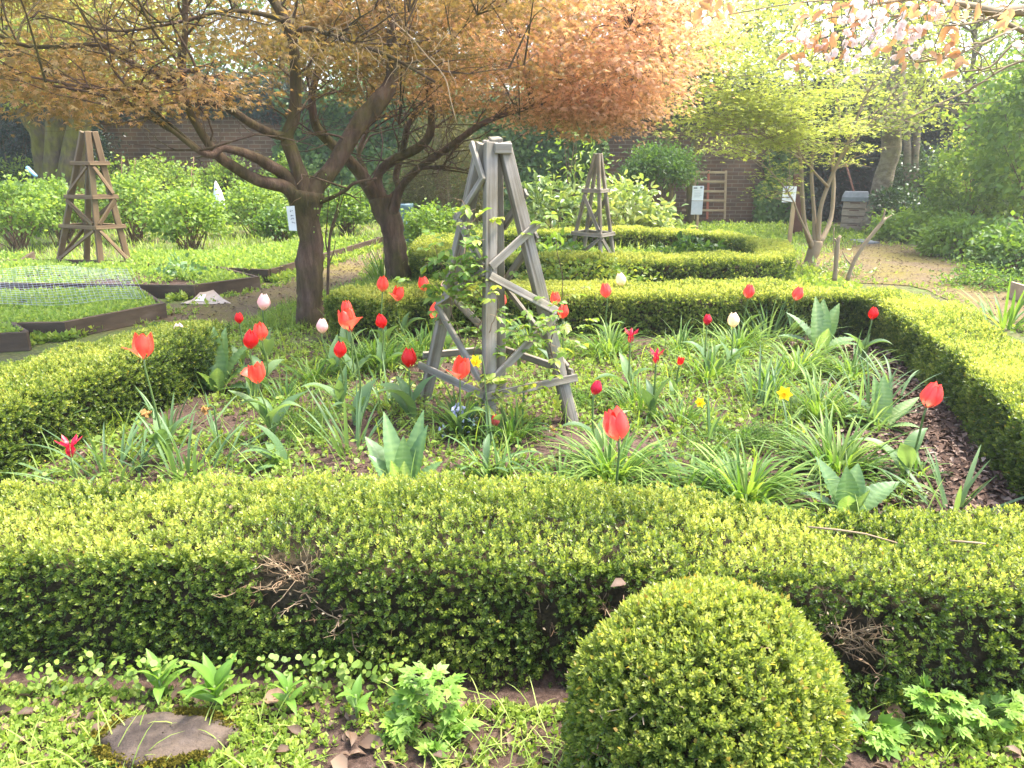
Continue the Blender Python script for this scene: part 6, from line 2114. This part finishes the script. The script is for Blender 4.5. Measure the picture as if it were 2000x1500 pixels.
for lab, px, py, rx, ry, rz, n, per, L, mt, t0, zc in SH:
    bush(lab, px, py, rx, ry, rz, n, per, L, mt, t0, zc=zc, stems=22, clr=.11, group='shrubs on the right bank', asp=.5 if rz < .3 else .65)
bush('big light green shrub rising at the top right edge', 2080, 440, 1.3, 1.0, 1.5, 240, 26, .11, 'currant', .5, zc=2.0, stems=16, clr=.16, y=11.6, group='shrubs on the right bank')

bush('small glossy shrub in front of the half-hidden beehive', 1768, 455, .36, .3, .36, 60, 22, .085, 'dark', .9, zc=.5, y=14.7, stems=8, clr=.1, group='shrubs on the right bank')

# hard-pruned stump shrub by the lime maple
p = G(1640, 545)
ps_ = thing('pruned_shrub', 'hard-pruned shrub with bare pale stems behind the corner of the back hedge', 'shrub', p)
mb = MB()
for pts in ([(1630, 548, 7.4, 9), (1634, 500, 7.4, 9), (1637, 470, 7.4, 8), (1642, 460, 7.4, 5)], [(1637, 478, 7.4, 5), (1630, 466, 7.4, 4)], [(1655, 548, 7.4, 8), (1668, 510, 7.4, 8), (1690, 475, 7.4, 8), (1718, 440, 7.4, 7), (1731, 425, 7.4, 5)], [(1722, 436, 7.4, 4), (1729, 408, 7.4, 3)], [(1726, 430, 7.4, 4), (1742, 420, 7.4, 2)], [(1664, 518, 7.4, 4), (1652, 505, 7.4, 3), (1645, 490, 7.4, 2)], [(1631, 510, 7.4, 3), (1628, 470, 7.4, 2), (1629, 445, 7.4, 2)]):
    limb(mb, pts, sides=7, wob=.2)
mb.build('stems', M['palebark'], ps_)
lm = MB()
k = 170
q = G(1650, 540) + np.array([0, .1, .10]) + rng.normal(0, 1, (k, 3)) * [.16, .14, .07]
inst(lm, OVAL, q, nrm(runit(k) + [0, 0, .2]), runit(k), .085 * rng.uniform(.6, 1.2, k), .03, t=np.clip(rng.normal(.6, .2, k), 0, 1))
lm.build('leaves', M['laurel'], ps_)

# ------------------------------------------------------------------ flowering cherry reaching in from the right
ch = thing('flowering_cherry', 'flowering cherry branches with pale blossom and copper leaves hanging in at the top right', 'tree', (3.05, 2.9, 0))
br = MB()
trunk = smooth_line([(3.05, 2.9, 0), (3.08, 2.92, .8), (3.02, 2.88, 1.5), (3.08, 2.92, 2.4), (3.0, 3.0, 3.2)], 20)
tube(br, trunk, np.linspace(.12, .06, 20), 10, wob=.3)


def cl(pts):
    return limb(br, pts, sides=8, wob=.1)


s0 = D(2250, 60, 2.9)
LC = [cl([(2700, 120, 2.9, 60), (2420, 60, 2.9, 42), (2250, 30, 2.85, 32), (2000, 20, 2.75, 22), (1950, 24, 2.7, 20), (1905, 12, 2.65, 13), (1850, 4, 2.6, 9), (1780, -2, 2.55, 6), (1700, 10, 2.5, 4)]),
      cl([(1880, 2, 2.66, 7), (1930, 28, 2.7, 8), (1980, 52, 2.7, 9), (2030, 70, 2.75, 10), (2150, 70, 2.82, 12), (2330, 48, 2.87, 14)]),
      cl([(1985, 54, 2.7, 6), (1920, 85, 2.65, 4), (1860, 110, 2.6, 3), (1790, 122, 2.55, 2)]),
      cl([(2330, 48, 2.87, 11), (2200, 60, 2.92, 9), (2060, 60, 3.0, 6), (1985, 82, 3.0, 5), (1935, 130, 3.0, 4), (1880, 140, 3.0, 3)]),
      cl([(2420, 60, 2.9, 11), (2200, 95, 2.95, 8), (2000, 118, 3.0, 5), (1900, 172, 3.0, 4), (1840, 200, 3.0, 3), (1765, 235, 3.0, 2)]),
      cl([(1900, 10, 2.65, 5), (1840, 25, 2.6, 4), (1760, 30, 2.55, 3), (1690, 36, 2.5, 2)]),
      cl([(2180, 28, 2.82, 8), (2090, 26, 2.7, 6), (1990, 20, 2.6, 4), (1900, 45, 2.5, 3), (1840, 50, 2.45, 2)])]
gr = grow(br, LC, 60, (.12, .4), .004, 0, sides=4, K=5, start=.3)
lm, fm, hm = MB(), MB(), MB()
petal = tmpl([(0, 0, 0), (.5, .42, .12), (.95, .28, .2), (1, 0, .16), (.95, -.28, .2), (.5, -.42, .12)], [[(0, 1, 2, 3, 4, 5)]])


def blossom_at(c, nf, sp):
    for k in range(nf):
        f = c + rng.normal(0, 1, 3) * sp
        ax = nrm(np.array([rng.normal(0, .5), -.4 + rng.normal(0, .4), -.5 + rng.normal(0, .4)]))
        x = nrm(np.cross(ax, [.2, .9, .3]))
        y = np.cross(ax, x)
        n_ = 11
        a = np.arange(n_) * 2.4
        op = np.where(np.arange(n_) < 6, .25, .8)
        A = nrm(np.cos(a)[:, None] * x + np.sin(a)[:, None] * y + op[:, None] * ax)
        inst(fm, petal, np.repeat(f[None], n_, 0), A, np.repeat(ax[None], n_, 0), .0155 * rng.uniform(.8, 1.15, n_), .018, t=rng.uniform(.2, 1, n_))
        tube(hm, [f, f - ax * .008, f + [rng.normal(0, .01), 0, .035]], .0012, 4, t=.4, cap=False)


for px, py, y, nf, sp in ((1665, 25, 2.5, 5, .03), (1640, 60, 2.5, 7, .03), (1610, 45, 2.5, 4, .03), (1690, 70, 2.5, 8, .04), (1650, 95, 2.5, 8, .035), (1700, 45, 2.5, 7, .035), (1735, 55, 2.5, 7, .035), (1760, 35, 2.5, 7, .03), (1790, 45, 2.55, 6, .03), (1555, 60, 2.5, 4, .02), (1570, 130, 2.5, 4, .02), (1640, 112, 2.5, 6, .03), (1680, 100, 2.5, 5, .03), (1740, 105, 2.55, 3, .02), (1865, 120, 2.6, 4, .018), (1870, 100, 2.6, 2, .015), (1820, 50, 2.5, 4, .03), (1370, 30, 2.6, 3, .025), (1395, 40, 2.6, 2, .02), (1720, 20, 2.5, 6, .04), (1850, 20, 2.5, 4, .03), (1985, 90, 2.8, 3, .02), (1600, 85, 2.5, 3, .02), (1770, 75, 2.5, 3, .03), (1700, 8, 2.5, 5, .04), (1780, 10, 2.5, 5, .04)):
    blossom_at(D(px, py, y), nf, sp)


def cherry_leaf(px, py, y, n, sp, L=.052):
    c = D(px, py, y)
    q = c + rng.normal(0, 1, (n, 3)) * sp
    A = nrm(np.c_[rng.normal(-.2, .8, n), rng.normal(0, .4, n), rng.normal(-.55, .4, n)])
    inst(lm, OVAL, q, A, nrm(np.c_[rng.normal(0, .5, n), -np.ones(n), rng.normal(.4, .5, n)]), L * rng.uniform(.6, 1.1, n), L * .42 * rng.uniform(.8, 1.2, n), t=np.clip(rng.normal(.5, .22, n), 0, 1))


for px, py, n, sp in ((1640, 25, 5, .035), (1605, 15, 4, .03), (1685, 25, 5, .03), (1560, 40, 4, .03), (1590, 80, 5, .02), (1625, 80, 5, .025), (1655, 65, 4, .03), (1755, 90, 6, .022), (1800, 88, 6, .022), (1760, 15, 4, .04), (1720, 0, 4, .04), (1545, 105, 4, .02), (1860, 70, 7, .022), (1875, 115, 5, .02), (1820, 10, 8, .04), (1900, 30, 6, .04), (1985, 45, 6, .03), (1600, 70, 4, .02), (1380, 20, 5, .03), (1410, 10, 3, .03), (1660, -30, 12, .06), (1780, -40, 16, .08), (1900, -40, 14, .08)):
    cherry_leaf(px, py, 2.52, n, sp)
for a, b in (((1690, 36, 2.5), (1560, 60, 2.5)), ((1650, 95, 2.5), (1570, 128, 2.5)), ((1700, 10, 2.5), (1640, 100, 2.5)), ((1780, -2, 2.55), (1385, 35, 2.6)), ((1790, 122, 2.55), (1740, 105, 2.55)), ((1920, 85, 2.65), (1865, 115, 2.6)), ((1760, 30, 2.55), (1680, 100, 2.5))):
    q = smooth_line([D(*a), (D(*a) + D(*b)) / 2 + [0, 0, .02], D(*b)], 9)
    tube(br, q, np.linspace(.003, .0015, 9), 5, cap=False)
br.build('trunk', M['palebark'], ch)
lm.build('leaves', M['copper'], ch)
fm.build('blossom', M['blossom'], ch)
hm.build('flower_stalks', M['stem'], ch)

# litter and small weeds lying on the paths
pl = MB()
for poly, n in ((path_l, 1500), (path_r, 1700)):
    xy = scatter_poly(poly, n)
    flakes(pl, xy, rng.uniform(.015, .05, n), rng.uniform(.1, .8, n), T=KITE, asp=.5, tilt=.25, z=.012)
tag(pl.build('path_litter', M['deadleaf']), kind='stuff')
pw = MB()
for poly, n in ((path_l, 900), (path_r, 600)):
    c_ = poly.mean(0)
    e_ = smooth_line(poly, 400, True)
    i_ = rng.integers(0, 400, n)
    xy = e_[i_] + (c_ - e_[i_]) * rng.uniform(-.06, .22, (n, 1)) + rng.normal(0, .06, (n, 2))
    sprigs(pw, xy, rng.uniform(.02, .07, n), np.clip(rng.normal(.45, .18, n), 0, 1), up=1.1)
tag(pw.build('path_weeds', M['weed']), kind='stuff')

# ------------------------------------------------------------------ faint scattering volume added to suggest lens glare at the upper right
GLARE_HAZE = .0032
if GLARE_HAZE:
    mb = MB()
    box(mb, (-22, -6, -1), (24, 30, 9.5))
    m, nt, out = nodes('glare_air')
    v = nt.nodes.new('ShaderNodeVolumePrincipled')
    v.inputs['Color'].default_value = (1, .97, .92, 1)
    v.inputs['Density'].default_value = GLARE_HAZE
    v.inputs['Anisotropy'].default_value = .6
    nt.links.new(v.outputs[0], out.inputs['Volume'])
    tag(mb.build('glare_haze', m, smooth=False), kind='stuff')
